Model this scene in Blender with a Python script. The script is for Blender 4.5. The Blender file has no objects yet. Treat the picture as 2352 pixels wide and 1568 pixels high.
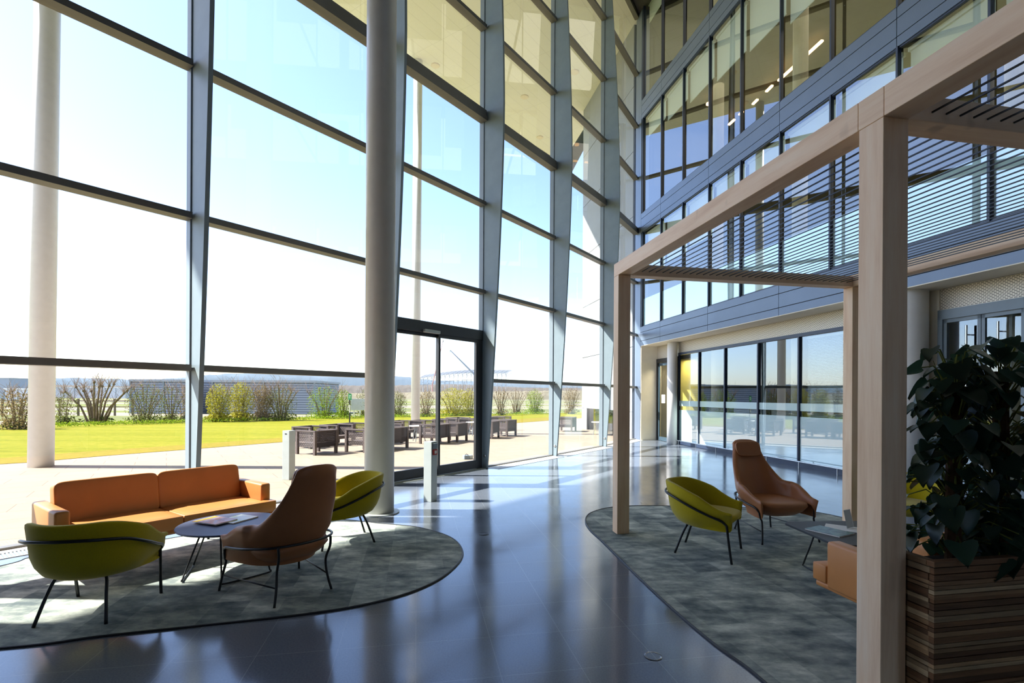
import bpy, math, random
from mathutils import Vector, Matrix
rnd = random.Random(7)
C = bpy.context.scene.collection
PI = math.pi
# ------------------------------------------------------------------ camera model (used to read places off the photograph)
F, CX, YH, RHO, EYE = 1176., 1176., 908., .0055, 1.6
def ray(x, y):
    u = x-CX; v = YH-y; c = math.cos(RHO); s = math.sin(RHO)
    return ((u*c-v*s)/F, (u*s+v*c)/F)
def G(x, y, z=0.):
    a, b = ray(x, y); Y = (z-EYE)/b
    return Vector((a*Y, Y))
def D(x, y, Y):
    a, b = ray(x, y); return Vector((a*Y, Y, EYE+b*Y))
# ------------------------------------------------------------------ materials
def lin(c):
    return tuple(((v/255.)/12.92 if v <= 10 else (((v/255.)+.055)/1.055)**2.4) for v in c)
class N:
    def __init__(s, name):
        s.m = bpy.data.materials.new(name); s.m.use_nodes = True
        s.t = s.m.node_tree; s.t.nodes.clear()
        s.out = s.n('ShaderNodeOutputMaterial')
    def n(s, ty, **kw):
        k = s.t.nodes.new(ty)
        for a, b in kw.items(): setattr(k, a, b)
        return k
    def l(s, a, b): s.t.links.new(a, b)
    def set(s, node, **kw):
        for a, b in kw.items():
            node.inputs[a.replace('_', ' ')].default_value = b
        return node
def rgba(c): return (c[0], c[1], c[2], 1.)
def principled(k, col=(.5,.5,.5), rough=.5, metal=0., spec=.5, coat=0.):
    b = k.n('ShaderNodeBsdfPrincipled')
    b.inputs['Base Color'].default_value = rgba(col); b.inputs['Roughness'].default_value = rough
    b.inputs['Metallic'].default_value = metal; b.inputs['Specular IOR Level'].default_value = spec
    b.inputs['Coat Weight'].default_value = coat
    k.l(b.outputs[0], k.out.inputs[0]); return b
def coords(k, kind='Object', scale=(1,1,1), rot=(0,0,0)):
    tc = k.n('ShaderNodeTexCoord'); mp = k.n('ShaderNodeMapping')
    mp.inputs['Scale'].default_value = scale; mp.inputs['Rotation'].default_value = rot
    if kind == 'World':
        g = k.n('ShaderNodeNewGeometry'); k.l(g.outputs['Position'], mp.inputs[0])
    else: k.l(tc.outputs[kind], mp.inputs[0])
    return mp.outputs[0]
def noise(k, vec, scale=5., detail=4., rough=.6):
    t = k.n('ShaderNodeTexNoise'); t.inputs['Scale'].default_value = scale; t.inputs['Detail'].default_value = detail
    t.inputs['Roughness'].default_value = rough
    if vec is not None: k.l(vec, t.inputs['Vector'])
    return t.outputs['Fac']
def ramp(k, fac, stops):
    r = k.n('ShaderNodeValToRGB'); e = r.color_ramp.elements
    while len(e) < len(stops): e.new(.5)
    for i, (p, c) in enumerate(stops): e[i].position = p; e[i].color = rgba(c)
    k.l(fac, r.inputs[0]); return r.outputs[0]
def mixc(k, fac, a, b, mode='MIX'):
    m = k.n('ShaderNodeMix', data_type='RGBA', blend_type=mode)
    for src, i in ((fac, 0), (a, 6), (b, 7)):
        if hasattr(src, 'is_output'): k.l(src, m.inputs[i])
        elif i == 0: m.inputs[0].default_value = src
        else: m.inputs[i].default_value = rgba(src)
    return m.outputs[2]
def bump(k, b, h, strength=.2, dist=.01):
    n = k.n('ShaderNodeBump'); n.inputs['Strength'].default_value = strength; n.inputs['Distance'].default_value = dist
    k.l(h, n.inputs['Height']); k.l(n.outputs[0], b.inputs['Normal'])
def plain(name, col, rough=.5, metal=0., spec=.5, var=.06, vs=6., coat=0., bmp=0.):
    k = N(name); b = principled(k, col, rough, metal, spec, coat)
    nz = noise(k, coords(k), vs, 5.)
    lo = tuple(c*(1-var) for c in col); hi = tuple(min(1, c*(1+var)) for c in col)
    k.l(ramp(k, nz, [(.3, lo), (.7, hi)]), b.inputs['Base Color'])
    if bmp: bump(k, b, noise(k, coords(k), 220., 2.), bmp, .002)
    return k.m
def emit(name, col, st):
    k = N(name); e = k.n('ShaderNodeEmission'); e.inputs[0].default_value = rgba(col); e.inputs[1].default_value = st
    k.l(e.outputs[0], k.out.inputs[0]); return k.m
def glass(name, base, gain, ior, tint, gcol=(1,1,1)):
    """thin pane: clear straight through, mirror by angle"""
    k = N(name)
    fr = k.n('ShaderNodeFresnel'); fr.inputs[0].default_value = ior
    # the pane is a single sheet: read the angle the same from both sides
    lw = k.n('ShaderNodeLayerWeight'); lw.inputs[0].default_value = .5
    pw = k.n('ShaderNodeMath', operation='POWER'); pw.inputs[1].default_value = ior
    k.l(lw.outputs['Facing'], pw.inputs[0])
    ma = k.n('ShaderNodeMath', operation='MULTIPLY_ADD'); ma.inputs[1].default_value = gain; ma.inputs[2].default_value = base
    ma.use_clamp = True
    k.l(pw.outputs[0], ma.inputs[0])
    tr = k.n('ShaderNodeBsdfTransparent'); tr.inputs[0].default_value = rgba(tint)
    gl = k.n('ShaderNodeBsdfGlossy'); gl.inputs[0].default_value = rgba(gcol); gl.inputs['Roughness'].default_value = .0
    mx = k.n('ShaderNodeMixShader'); k.l(ma.outputs[0], mx.inputs[0]); k.l(tr.outputs[0], mx.inputs[1]); k.l(gl.outputs[0], mx.inputs[2])
    k.t.nodes.remove(fr)
    k.l(mx.outputs[0], k.out.inputs[0]); return k.m
M = {}
M['frame'] = plain('blue_grey_paint', lin((126,140,148)), .5, .0, .5, .04, 3.)
M['fin'] = plain('fin_paint', lin((134,150,157)), .5, 0., .3, .05, 4.)
M['transom'] = plain('transom_paint', lin((112,110,104)), .45, 0, .4, .05)
M['black'] = plain('black_frame', lin((38,40,42)), .4, 0, .5, .1)
M['spandrel'] = plain('spandrel_metal', lin((104,118,136)), .36, .2, .5, .05, 2.)
M['mullion'] = plain('dark_mullion', lin((44,56,78)), .4, 0, .5, .05)
M['joint'] = plain('dark_joint', lin((20,24,30)), .8)
M['glass'] = glass('clear_glazing', .03, .75, 3.2, (.965,.98,.98))
M['glass_in'] = glass('reflective_glazing', .09, .46, 1.5, (.93,.97,.95), (.92,.97,1.))
M['glass_g'] = glass('ground_glazing', .15, .60, 1.6, (.85,.9,.9), (.70,.79,.88))
M['white'] = plain('white_paint', lin((240,238,232)), .5, 0, .4, .03)
M['cream'] = plain('cream_plaster', lin((234,226,206)), .7, 0, .3, .03)
M['pole'] = plain('pole_paint', lin((232,236,238)), .45, 0, .4, .03)
M['column'] = plain('column_paint', lin((206,203,194)), .33, 0, .5, .03)
M['steel'] = plain('brushed_steel', lin((190,194,196)), .28, 1., .5, .05)
M['alu'] = plain('grey_alu', lin((178,186,182)), .42, .2, .5, .04)
M['tube'] = plain('black_tube', lin((26,30,33)), .4, .2, .5, .1)
def m_blind():
    k = N('roller_blind'); d = k.n('ShaderNodeBsdfDiffuse'); t = k.n('ShaderNodeBsdfTranslucent'); mx = k.n('ShaderNodeMixShader'); mx.inputs[0].default_value = .35
    for s in (d, t): s.inputs[0].default_value = rgba(lin((236,244,238)))
    k.l(d.outputs[0], mx.inputs[1]); k.l(t.outputs[0], mx.inputs[2]); k.l(mx.outputs[0], k.out.inputs[0]); return k.m
M['blind'] = m_blind()
M['frost'] = None
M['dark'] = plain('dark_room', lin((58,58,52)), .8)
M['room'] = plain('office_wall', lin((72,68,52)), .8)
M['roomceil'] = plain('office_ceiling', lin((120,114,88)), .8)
M['warm'] = emit('warm_strip', (1.,.62,.34), 3.2)
def m_frost():
    k = N('frosted_film')
    d = k.n('ShaderNodeBsdfPrincipled'); d.inputs['Base Color'].default_value = rgba(lin((196,222,222))); d.inputs['Roughness'].default_value = .35
    g = k.n('ShaderNodeBsdfGlossy'); g.inputs[0].default_value = (.9,.97,1,1); g.inputs['Roughness'].default_value = .02
    lw = k.n('ShaderNodeLayerWeight'); lw.inputs[0].default_value = .5
    p = k.n('ShaderNodeMath', operation='POWER'); p.inputs[1].default_value = 2.; k.l(lw.outputs['Facing'], p.inputs[0])
    a = k.n('ShaderNodeMath', operation='MULTIPLY_ADD'); a.inputs[1].default_value = .75; a.inputs[2].default_value = .16; k.l(p.outputs[0], a.inputs[0])
    mx = k.n('ShaderNodeMixShader'); k.l(a.outputs[0], mx.inputs[0]); k.l(d.outputs[0], mx.inputs[1]); k.l(g.outputs[0], mx.inputs[2])
    k.l(mx.outputs[0], k.out.inputs[0]); return k.m
M['frost'] = m_frost()
FA = math.atan2(.182, .983)            # the plan angle of the inner facade, pergola and floor joints
def m_floor():
    k = N('polished_stone_tiles'); b = principled(k, (.05,.05,.05), .16, 0, 1.)
    v = coords(k, 'World', (1,1,1), (0,0,-FA))
    br = k.n('ShaderNodeTexBrick'); br.offset = 0.; k.l(v, br.inputs['Vector'])
    k.set(br, Scale=1., Mortar_Size=.0022, Mortar_Smooth=.1, Bias=0., Brick_Width=.48, Row_Height=.48)
    br.inputs['Color1'].default_value = rgba(lin((100,108,119))); br.inputs['Color2'].default_value = rgba(lin((106,114,125))); br.inputs['Mortar'].default_value = rgba(lin((144,149,154)))
    nz = noise(k, coords(k, 'World'), 90., 4.); nz2 = noise(k, coords(k, 'World'), 1.6, 3.)
    c = mixc(k, .35, br.outputs['Color'], ramp(k, nz, [(.35, lin((80,88,100))), (.65, lin((122,130,140)))]), 'MIX')
    k.l(c, b.inputs['Base Color'])
    k.l(ramp(k, nz2, [(.3, (.10,)*3), (.7, (.19,)*3)]), b.inputs['Roughness'])
    return k.m
M['floor'] = m_floor()
def m_carpet():
    k = N('mottled_carpet_tiles'); b = principled(k, (.2,.2,.2), .95, 0, .1)
    v = coords(k, 'World', (1,1,1), (0,0,-FA+PI/2))
    br = k.n('ShaderNodeTexBrick'); k.l(v, br.inputs['Vector']); br.offset = .5
    k.set(br, Scale=1., Mortar_Size=.001, Bias=0., Brick_Width=.5, Row_Height=.25)
    br.inputs['Color1'].default_value = rgba((.25,)*3); br.inputs['Color2'].default_value = rgba((.75,)*3); br.inputs['Mortar'].default_value = rgba((.42,)*3)
    st = noise(k, coords(k, 'World', (3.2,6.5,1), (0,0,-FA+PI/2)), 1.5, 6., .68)
    bl = noise(k, coords(k, 'World', (1.,2.,1), (0,0,-FA+PI/2)), 2.6, 4., .6)
    s1 = mixc(k, .55, st, bl); s2 = mixc(k, .20, s1, br.outputs['Color'])
    base = ramp(k, s2, [(.38, lin((78,86,88))), (.47, lin((112,118,114))), (.54, lin((140,144,136))), (.64, lin((182,184,172)))])
    fn = noise(k, coords(k, 'World'), 420., 2.)
    c = mixc(k, .5, base, ramp(k, fn, [(.3, (.22,)*3), (.7, (.85,)*3)]), 'MULTIPLY')
    c2 = mixc(k, .45, base, c)
    k.l(mixc(k, 1., c2, (1.62,1.66,1.64), 'MULTIPLY'), b.inputs['Base Color'])
    bump(k, b, fn, .5, .004); return k.m
M['carpet'] = m_carpet()
def m_wood(name, c0, c1, c2, axis=2, sc=1.):
    k = N(name); b = principled(k, c1, .5, 0, .35)
    s = [7.*sc, 7.*sc, 7.*sc]; s[axis] = .55*sc
    v = coords(k, 'Object', s)
    g = noise(k, v, 2.2, 6., .62); f = noise(k, coords(k, 'Object', tuple(q*5 for q in s)), 4., 3.)
    kn = noise(k, coords(k, 'Object', (2.2,2.2,1.4)), 1.8, 2.)
    c = ramp(k, g, [(.3, c0), (.5, c1), (.72, c2)])
    c = mixc(k, .12, c, ramp(k, f, [(.35, c0), (.65, c2)]))
    c = mixc(k, ramp(k, kn, [(.66, (0,0,0)), (.76, (.55,.55,.55))]), c, tuple(x*.55 for x in c0))
    k.l(c, b.inputs['Base Color']); bump(k, b, f, .06, .002); return k.m
oak = (lin((226,186,146)), lin((242,208,170)), lin((248,222,190)))
M['oak_z'] = m_wood('pale_oak_upright', *oak, axis=2)
M['oak_y'] = m_wood('pale_oak_long', *oak, axis=1)
M['oak_x'] = m_wood('pale_oak_cross', *oak, axis=0)
def m_batten():
    k = N('stacked_battens'); b = principled(k, (.3,.2,.1), .55, 0, .3)
    g = k.n('ShaderNodeNewGeometry')
    v = coords(k, 'Object', (1.2,1.2,16.)); nz = noise(k, v, 3., 6., .65)
    c1 = ramp(k, g.outputs['Random Per Island'], [(0., lin((84,58,38))), (.3, lin((128,92,62))), (.55, lin((184,150,110))), (.8, lin((98,72,50))), (1., lin((206,180,140)))])
    c = mixc(k, .7, c1, ramp(k, nz, [(.25, (.35,.33,.3)), (.6, (1.1,1.05,1.))]), 'MULTIPLY')
    k.l(c, b.inputs['Base Color']); return k.m
M['batten'] = m_batten()
def m_leather(name, col):
    k = N(name); b = principled(k, col, .42, 0, .4)
    nz = noise(k, coords(k), 3., 4.); fine = noise(k, coords(k), 160., 3.)
    k.l(ramp(k, nz, [(.3, tuple(c*.92 for c in col)), (.7, tuple(min(1,c*1.08) for c in col))]), b.inputs['Base Color'])
    bump(k, b, fine, .08, .002); return k.m
M['tan'] = m_leather('tan_leather', lin((192,127,70)))
M['brown'] = m_leather('brown_leather', lin((162,104,62)))
def m_fabric(name, col):
    k = N(name); b = principled(k, col, .95, 0, .12); b.inputs['Sheen Weight'].default_value = .25
    fine = noise(k, coords(k), 300., 3.); nz = noise(k, coords(k), 4., 3.)
    c = ramp(k, fine, [(.3, tuple(c*.8 for c in col)), (.7, tuple(min(1,c*1.15) for c in col))])
    k.l(c, b.inputs['Base Color']); bump(k, b, fine, .25, .003); return k.m
M['yellow'] = m_fabric('mustard_wool', lin((178,160,20)))
M['tabletop'] = plain('grey_tabletop', lin((74,82,104)), .45, 0, .5, .05)
M['tablegrey'] = plain('charcoal_tabletop', lin((62,66,68)), .5, 0, .4, .05)
def m_terrace():
    k = N('beige_paving'); b = principled(k, (.5,.45,.4), .8, 0, .2)
    v = coords(k, 'World', (1,1,1), (0,0,-math.radians(34)))
    br = k.n('ShaderNodeTexBrick'); k.l(v, br.inputs['Vector']); br.offset = .5
    k.set(br, Scale=1., Mortar_Size=.006, Bias=0., Brick_Width=1.2, Row_Height=.6)
    br.inputs['Color1'].default_value = rgba(lin((154,138,120))); br.inputs['Color2'].default_value = rgba(lin((148,133,116))); br.inputs['Mortar'].default_value = rgba(lin((108,97,85)))
    nz = noise(k, coords(k, 'World'), 5., 6.)
    k.l(mixc(k, .12, br.outputs['Color'], ramp(k, nz, [(.3, lin((112,100,86))), (.7, lin((164,148,130)))])), b.inputs['Base Color'])
    return k.m
M['terrace'] = m_terrace()
def m_lawn():
    k = N('mown_lawn'); b = principled(k, (.2,.4,.05), .95, 0, .1)
    v = coords(k, 'World', (.02,.9,1), (0,0,-math.radians(24)))
    st = noise(k, v, 1.3, 3.); nz = noise(k, coords(k, 'World'), 3., 8., .75)
    c = ramp(k, mixc(k, .55, st, nz), [(.30, lin((96,102,12))), (.5, lin((124,124,24))), (.68, lin((148,136,46)))])
    k.l(c, b.inputs['Base Color']); bump(k, b, noise(k, coords(k, 'World'), 60., 3.), .6, .03); return k.m
M['lawn'] = m_lawn()
def m_verge():
    k = N('dry_lawn_edge'); b = principled(k, (.4,.35,.1), .95, 0, .1)
    nz = noise(k, coords(k, 'World'), 6., 8., .75)
    k.l(ramp(k, nz, [(.3, lin((108,108,20))), (.5, lin((126,112,32))), (.7, lin((144,120,52)))]), b.inputs['Base Color']); return k.m
M['verge'] = m_verge()
def m_field():
    k = N('rough_field'); b = principled(k, (.3,.35,.15), .95, 0, .05)
    v = coords(k, 'World', (.012,.06,1)); st = noise(k, v, 1.6, 5., .6)
    c = ramp(k, st, [(.32, lin((100,102,76))), (.46, lin((112,118,62))), (.55, lin((146,138,124))), (.66, lin((98,94,80)))])
    k.l(c, b.inputs['Base Color']); return k.m
M['field'] = m_field()
def m_soffit():
    k = N('cream_soffit_boards'); b = principled(k, (.7,.65,.4), .7, 0, .2)
    v = coords(k, 'World', (1,1,1), (0,0,-math.radians(55)))
    br = k.n('ShaderNodeTexBrick'); k.l(v, br.inputs['Vector']); br.offset = 0
    k.set(br, Scale=1., Mortar_Size=.012, Bias=0., Brick_Width=3.0, Row_Height=.5)
    br.inputs['Color1'].default_value = rgba(lin((236,237,228))); br.inputs['Color2'].default_value = rgba(lin((234,235,226))); br.inputs['Mortar'].default_value = rgba(lin((224,225,216)))
    k.l(br.outputs['Color'], b.inputs['Base Color']); return k.m
M['soffit'] = m_soffit()
M['panel'] = plain('concrete_panel', lin((152,156,156)), .7, 0, .3, .04, 1.5)
M['louvre'] = None
def m_louvre():
    k = N('grey_louvres'); b = principled(k, (.3,.32,.36), .6)
    w = k.n('ShaderNodeTexWave', bands_direction='Z'); k.l(coords(k, 'Object'), w.inputs['Vector']); w.inputs['Scale'].default_value = 1.6
    k.l(ramp(k, w.outputs['Fac'], [(.2, lin((98,106,120))), (.8, lin((152,158,170)))]), b.inputs['Base Color']); return k.m
M['louvre'] = m_louvre()
def m_weave():
    k = N('woven_slats'); b = k.n('ShaderNodeBsdfPrincipled'); b.inputs['Base Color'].default_value = rgba(lin((98,88,86))); b.inputs['Roughness'].default_value = .8
    tr = k.n('ShaderNodeBsdfTransparent')
    mp = k.n('ShaderNodeMapping'); tc = k.n('ShaderNodeTexCoord'); k.l(tc.outputs['UV'], mp.inputs[0])
    br = k.n('ShaderNodeTexBrick'); k.l(mp.outputs[0], br.inputs['Vector']); br.offset = .5
    k.set(br, Scale=1., Mortar_Size=.0065, Mortar_Smooth=0., Brick_Width=.085, Row_Height=.042)
    gt = k.n('ShaderNodeMath', operation='GREATER_THAN'); gt.inputs[1].default_value = .5; k.l(br.outputs['Fac'], gt.inputs[0])
    mx = k.n('ShaderNodeMixShader'); k.l(gt.outputs[0], mx.inputs[0]); k.l(b.outputs[0], mx.inputs[1]); k.l(tr.outputs[0], mx.inputs[2])
    k.l(mx.outputs[0], k.out.inputs[0]); return k.m
M['weave'] = m_weave()
M['teak'] = plain('dark_teak', lin((98,88,84)), .7, 0, .3, .15, 12.)
def m_mesh():
    k = N('expanded_metal'); b = principled(k, (.6,.6,.55), .5, .3, .4)
    v = coords(k, 'UV')
    br = k.n('ShaderNodeTexBrick'); k.l(v, br.inputs['Vector']); br.offset = .5
    k.set(br, Scale=1., Mortar_Size=.0075, Mortar_Smooth=.2, Brick_Width=.06, Row_Height=.024)
    br.inputs['Color1'].default_value = rgba(lin((92,86,78))); br.inputs['Color2'].default_value = rgba(lin((84,80,74))); br.inputs['Mortar'].default_value = rgba(lin((224,216,200)))
    k.l(br.outputs['Color'], b.inputs['Base Color']); return k.m
M['mesh'] = m_mesh()
def m_leaf(name, col, var=.25, rough=.45):
    k = N(name); b = principled(k, col, rough if name.startswith('dark_heart') else .85, 0, .4 if name.startswith('dark_heart') else .08)
    g = k.n('ShaderNodeNewGeometry')
    c = ramp(k, g.outputs['Random Per Island'], [(0., tuple(x*(1-var) for x in col)), (.5, col), (1., tuple(min(1,x*(1+var)) for x in col))])
    k.l(c, b.inputs['Base Color'])
    t = k.n('ShaderNodeBsdfTranslucent'); k.l(c, t.inputs[0])
    mx = k.n('ShaderNodeMixShader'); mx.inputs[0].default_value = .3
    k.l(b.outputs[0], mx.inputs[1]); k.l(t.outputs[0], mx.inputs[2]); k.l(mx.outputs[0], k.out.inputs[0]); return k.m
M['philo'] = m_leaf('dark_heart_leaves', lin((44,66,50)), .35, .35)
M['moss'] = plain('coir_pole', lin((70,50,34)), .95, 0, .1, .3, 40., 0, 1.)
M['soil'] = plain('dark_soil', lin((40,32,26)), .95, 0, .1, .3, 30.)
M['leaf_g'] = m_leaf('fresh_green_leaves', lin((122,144,34)), .35)
M['leaf_y'] = m_leaf('yellow_green_leaves', lin((158,152,44)), .3)
M['leaf_o'] = m_leaf('olive_leaves', lin((112,116,58)), .35)
M['leaf_b'] = m_leaf('brown_buds', lin((136,118,80)), .35)
M['bark'] = plain('pollard_bark', lin((118,103,82)), .9, 0, .1, .25, 14.)
M['twig'] = plain('thin_twigs', lin((160,140,126)), .9, 0, .1, .2, 14.)
M['ivy'] = m_leaf('dark_base_leaves', lin((84,92,48)), .35)
M['hill'] = plain('far_hills', lin((104,116,124)), 1., 0, 0, .12, .02)  # pale blue-grey: distance haze is put into the hill colour
M['trees_far'] = plain('far_treeline', lin((104,99,92)), 1., 0, 0, .12, .5)
M['hay'] = plain('pale_shed', lin((200,202,206)), .6)
M['shedblue'] = plain('blue_grey_shed', lin((158,164,174)), .6)
M['red'] = plain('red_plastic', lin((170,40,34)), .4)
M['crane_red'] = plain('crane_red', lin((170,124,116)), .6)
M['steel_far'] = plain('galvanised_frame', lin((158,162,168)), .6)
M['green_sign'] = plain('green_sign', lin((64,160,110)), .5)
M['paper'] = plain('white_paper', lin((236,234,226)), .6, 0, .3, .02)
M['acrylic'] = glass('clear_acrylic', .10, .6, 2.5, (.9,.92,.92))
M['rim'] = plain('dark_trim', lin((26,28,32)), .5)
def m_cover(name, stops, sc):
    k = N(name); b = principled(k, (.5,.5,.5), .35, 0, .5)
    nz = noise(k, coords(k, 'Object', (1,1,1)), sc, 3.)
    k.l(ramp(k, nz, stops), b.inputs['Base Color']); return k.m
M['cover_a'] = m_cover('photo_cover', [(.3, lin((222,110,88))), (.42, lin((236,180,150))), (.55, lin((220,210,226))), (.7, lin((200,120,90)))], 9.)
M['cover_b'] = m_cover('green_cover', [(.3, lin((226,232,210))), (.5, lin((236,240,236))), (.7, lin((170,200,110)))], 8.)
M['cover_c'] = m_cover('teal_cover', [(.35, lin((40,72,70))), (.5, lin((110,140,132))), (.65, lin((60,94,92)))], 7.)
M['ybar'] = plain('yellow_cover_band', lin((240,206,40)), .4)
M['kick'] = plain('dark_skirting', lin((66,84,96)), .3)
# ------------------------------------------------------------------ mesh building
class MB:
    def __init__(s): s.V = []; s.Fc = []; s.UV = None
    def add(s, vs, fs):
        o = len(s.V); s.V += [tuple(v) for v in vs]; s.Fc += [tuple(i+o for i in f) for f in fs]; return s
    def hexa(s, p):   # 8 points: bottom ring then top ring
        return s.add(p, [(3,2,1,0),(4,5,6,7),(0,1,5,4),(1,2,6,5),(2,3,7,6),(3,0,4,7)])
    def box(s, x0, x1, y0, y1, z0, z1):
        return s.hexa([(x0,y0,z0),(x1,y0,z0),(x1,y1,z0),(x0,y1,z0),(x0,y0,z1),(x1,y0,z1),(x1,y1,z1),(x0,y1,z1)])
    def bar(s, o, u, v, u0, u1, v0, v1, z0, z1):  # box in a plan frame: o + u*.. + v*..
        P = lambda a, b, z: (o[0]+u[0]*a+v[0]*b, o[1]+u[1]*a+v[1]*b, z)
        return s.hexa([P(u0,v0,z0),P(u1,v0,z0),P(u1,v1,z0),P(u0,v1,z0),P(u0,v0,z1),P(u1,v0,z1),P(u1,v1,z1),P(u0,v1,z1)])
    def prism(s, poly, z0, z1):
        n = len(poly)
        vs = [(p[0],p[1],z0) for p in poly]+[(p[0],p[1],z1) for p in poly]
        fs = [tuple(range(n-1,-1,-1)), tuple(range(n,2*n))]+[(i,(i+1)%n,(i+1)%n+n,i+n) for i in range(n)]
        return s.add(vs, fs)
    def tube(s, path, r, n=8, closed=False, cap=True):
        P = [Vector(p) for p in path]; m = len(P)
        R = r if isinstance(r, (list,tuple)) else [r]*m
        vs = []; up = None
        for i in range(m):
            if closed: t = P[(i+1)%m]-P[i-1]
            else: t = P[min(i+1,m-1)]-P[max(i-1,0)]
            t.normalize()
            if up is None:
                up = t.orthogonal().normalized()
            up = (up-t*up.dot(t))
            if up.length < 1e-5: up = t.orthogonal()
            up.normalize(); sd = t.cross(up)
            for k in range(n):
                a = 2*PI*k/n; vs.append(P[i]+(up*math.cos(a)+sd*math.sin(a))*R[i])
        fs = []
        for i in range(m if closed else m-1):
            j = (i+1)%m
            for k in range(n):
                k2 = (k+1)%n; fs.append((i*n+k, i*n+k2, j*n+k2, j*n+k))
        if not closed and cap:
            fs.append(tuple(range(n-1,-1,-1))); fs.append(tuple((m-1)*n+k for k in range(n)))
        return s.add(vs, fs)
    def lathe(s, prof, c=(0,0,0), n=32):
        vs = []; m = len(prof)
        for r, z in prof:
            for k in range(n):
                a = 2*PI*k/n; vs.append((c[0]+r*math.cos(a), c[1]+r*math.sin(a), c[2]+z))
        fs = [(i*n+k, i*n+(k+1)%n, (i+1)*n+(k+1)%n, (i+1)*n+k) for i in range(m-1) for k in range(n)]
        fs.append(tuple(range(n-1,-1,-1))); fs.append(tuple((m-1)*n+k for k in range(n)))
        return s.add(vs, fs)
    def grid(s, rows, closed=False, caps=False):
        m = len(rows); n = len(rows[0]); vs = [p for r in rows for p in r]
        fs = []
        for i in range(m-1):
            for k in range(n if closed else n-1):
                fs.append((i*n+k, i*n+(k+1)%n, (i+1)*n+(k+1)%n, (i+1)*n+k))
        if caps: fs.append(tuple(range(n-1,-1,-1))); fs.append(tuple((m-1)*n+k for k in range(n)))
        return s.add(vs, fs)
    def pillow(s, c, sx, sy, sz, e1=.35, e2=.35, nu=28, nv=14, rot=None):
        sg = lambda v, e: math.copysign(abs(v)**e, v)
        rows = []
        for i in range(nv+1):
            ph = -PI/2+PI*i/nv
            row = []
            for j in range(nu):
                th = 2*PI*j/nu
                p = Vector((sx*sg(math.cos(ph),e1)*sg(math.cos(th),e2), sy*sg(math.cos(ph),e1)*sg(math.sin(th),e2), sz*sg(math.sin(ph),e1)))
                if rot: p = rot @ p
                row.append((c[0]+p.x, c[1]+p.y, c[2]+p.z))
            rows.append(row)
        return s.grid(rows, True)
    def build(s, name, mat, parent=None, smooth=False, bevel=0., sub=0, uv=None, angle=None):
        me = bpy.data.meshes.new(name); me.from_pydata(s.V, [], s.Fc); me.validate(); 
        if uv:
            ul = me.uv_layers.new(name='UVMap')
            for lp in me.loops: ul.data[lp.index].uv = uv(me.vertices[lp.vertex_index].co)
        o = bpy.data.objects.new(name, me); C.objects.link(o)
        if mat is not None: me.materials.append(mat)
        if smooth:
            for p in me.polygons: p.use_smooth = True
        if bevel:
            b = o.modifiers.new('Bevel', 'BEVEL'); b.width = bevel; b.segments = 2; b.limit_method = 'ANGLE'
        if sub:
            q = o.modifiers.new('Sub', 'SUBSURF'); q.levels = sub; q.render_levels = sub
        if parent is not None: o.parent = parent
        return o
def tag(o, label, cat, group=None, kind=None):
    o['label'] = label; o['category'] = cat
    if group: o['group'] = group
    if kind: o['kind'] = kind
    return o
def struct(o): o['kind'] = 'structure'; return o
def thing(name, label, cat, loc=(0,0,0), rz=0., group=None):
    o = bpy.data.objects.new(name, None); C.objects.link(o)
    o.location = (loc[0], loc[1], loc[2] if len(loc) > 2 else 0.); o.rotation_euler = (0,0,rz)
    o.empty_display_size = .1
    return tag(o, label, cat, group)
def sroot(name, loc=(0,0,0), rz=0.):
    o = bpy.data.objects.new(name, None); C.objects.link(o); o.location = loc; o.rotation_euler = (0,0,rz); o['kind'] = 'structure'; return o
def dup(root, name, label, loc, rz):
    r = root.copy(); C.objects.link(r); r.name = name
    r.location = (loc[0], loc[1], loc[2] if len(loc) > 2 else root.location.z); r.rotation_euler = (0,0,rz); r['label'] = label
    for ch in list(root.children):
        c = ch.copy(); C.objects.link(c); c.parent = r
        for g in list(ch.children):
            d = g.copy(); C.objects.link(d); d.parent = c
    return r
def face(f): return math.atan2(-f[0], f[1])     # turn local +Y to the plan direction f
def smooth_path(pts, k=6, closed=False):
    P = [Vector(p) for p in pts]; n = len(P); out = []
    rng = range(n) if closed else range(n-1)
    for i in rng:
        if closed: a,b,c,d = P[i-1],P[i],P[(i+1)%n],P[(i+2)%n]
        else: a,b,c,d = P[max(i-1,0)],P[i],P[i+1],P[min(i+2,n-1)]
        for j in range(k):
            t = j/k
            out.append(.5*((2*b)+(c-a)*t+(2*a-5*b+4*c-d)*t*t+(3*b-a-3*c+d)*t**3))
    if not closed: out.append(P[-1])
    return out
def v2(a): return Vector((a[0], a[1]))
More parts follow.
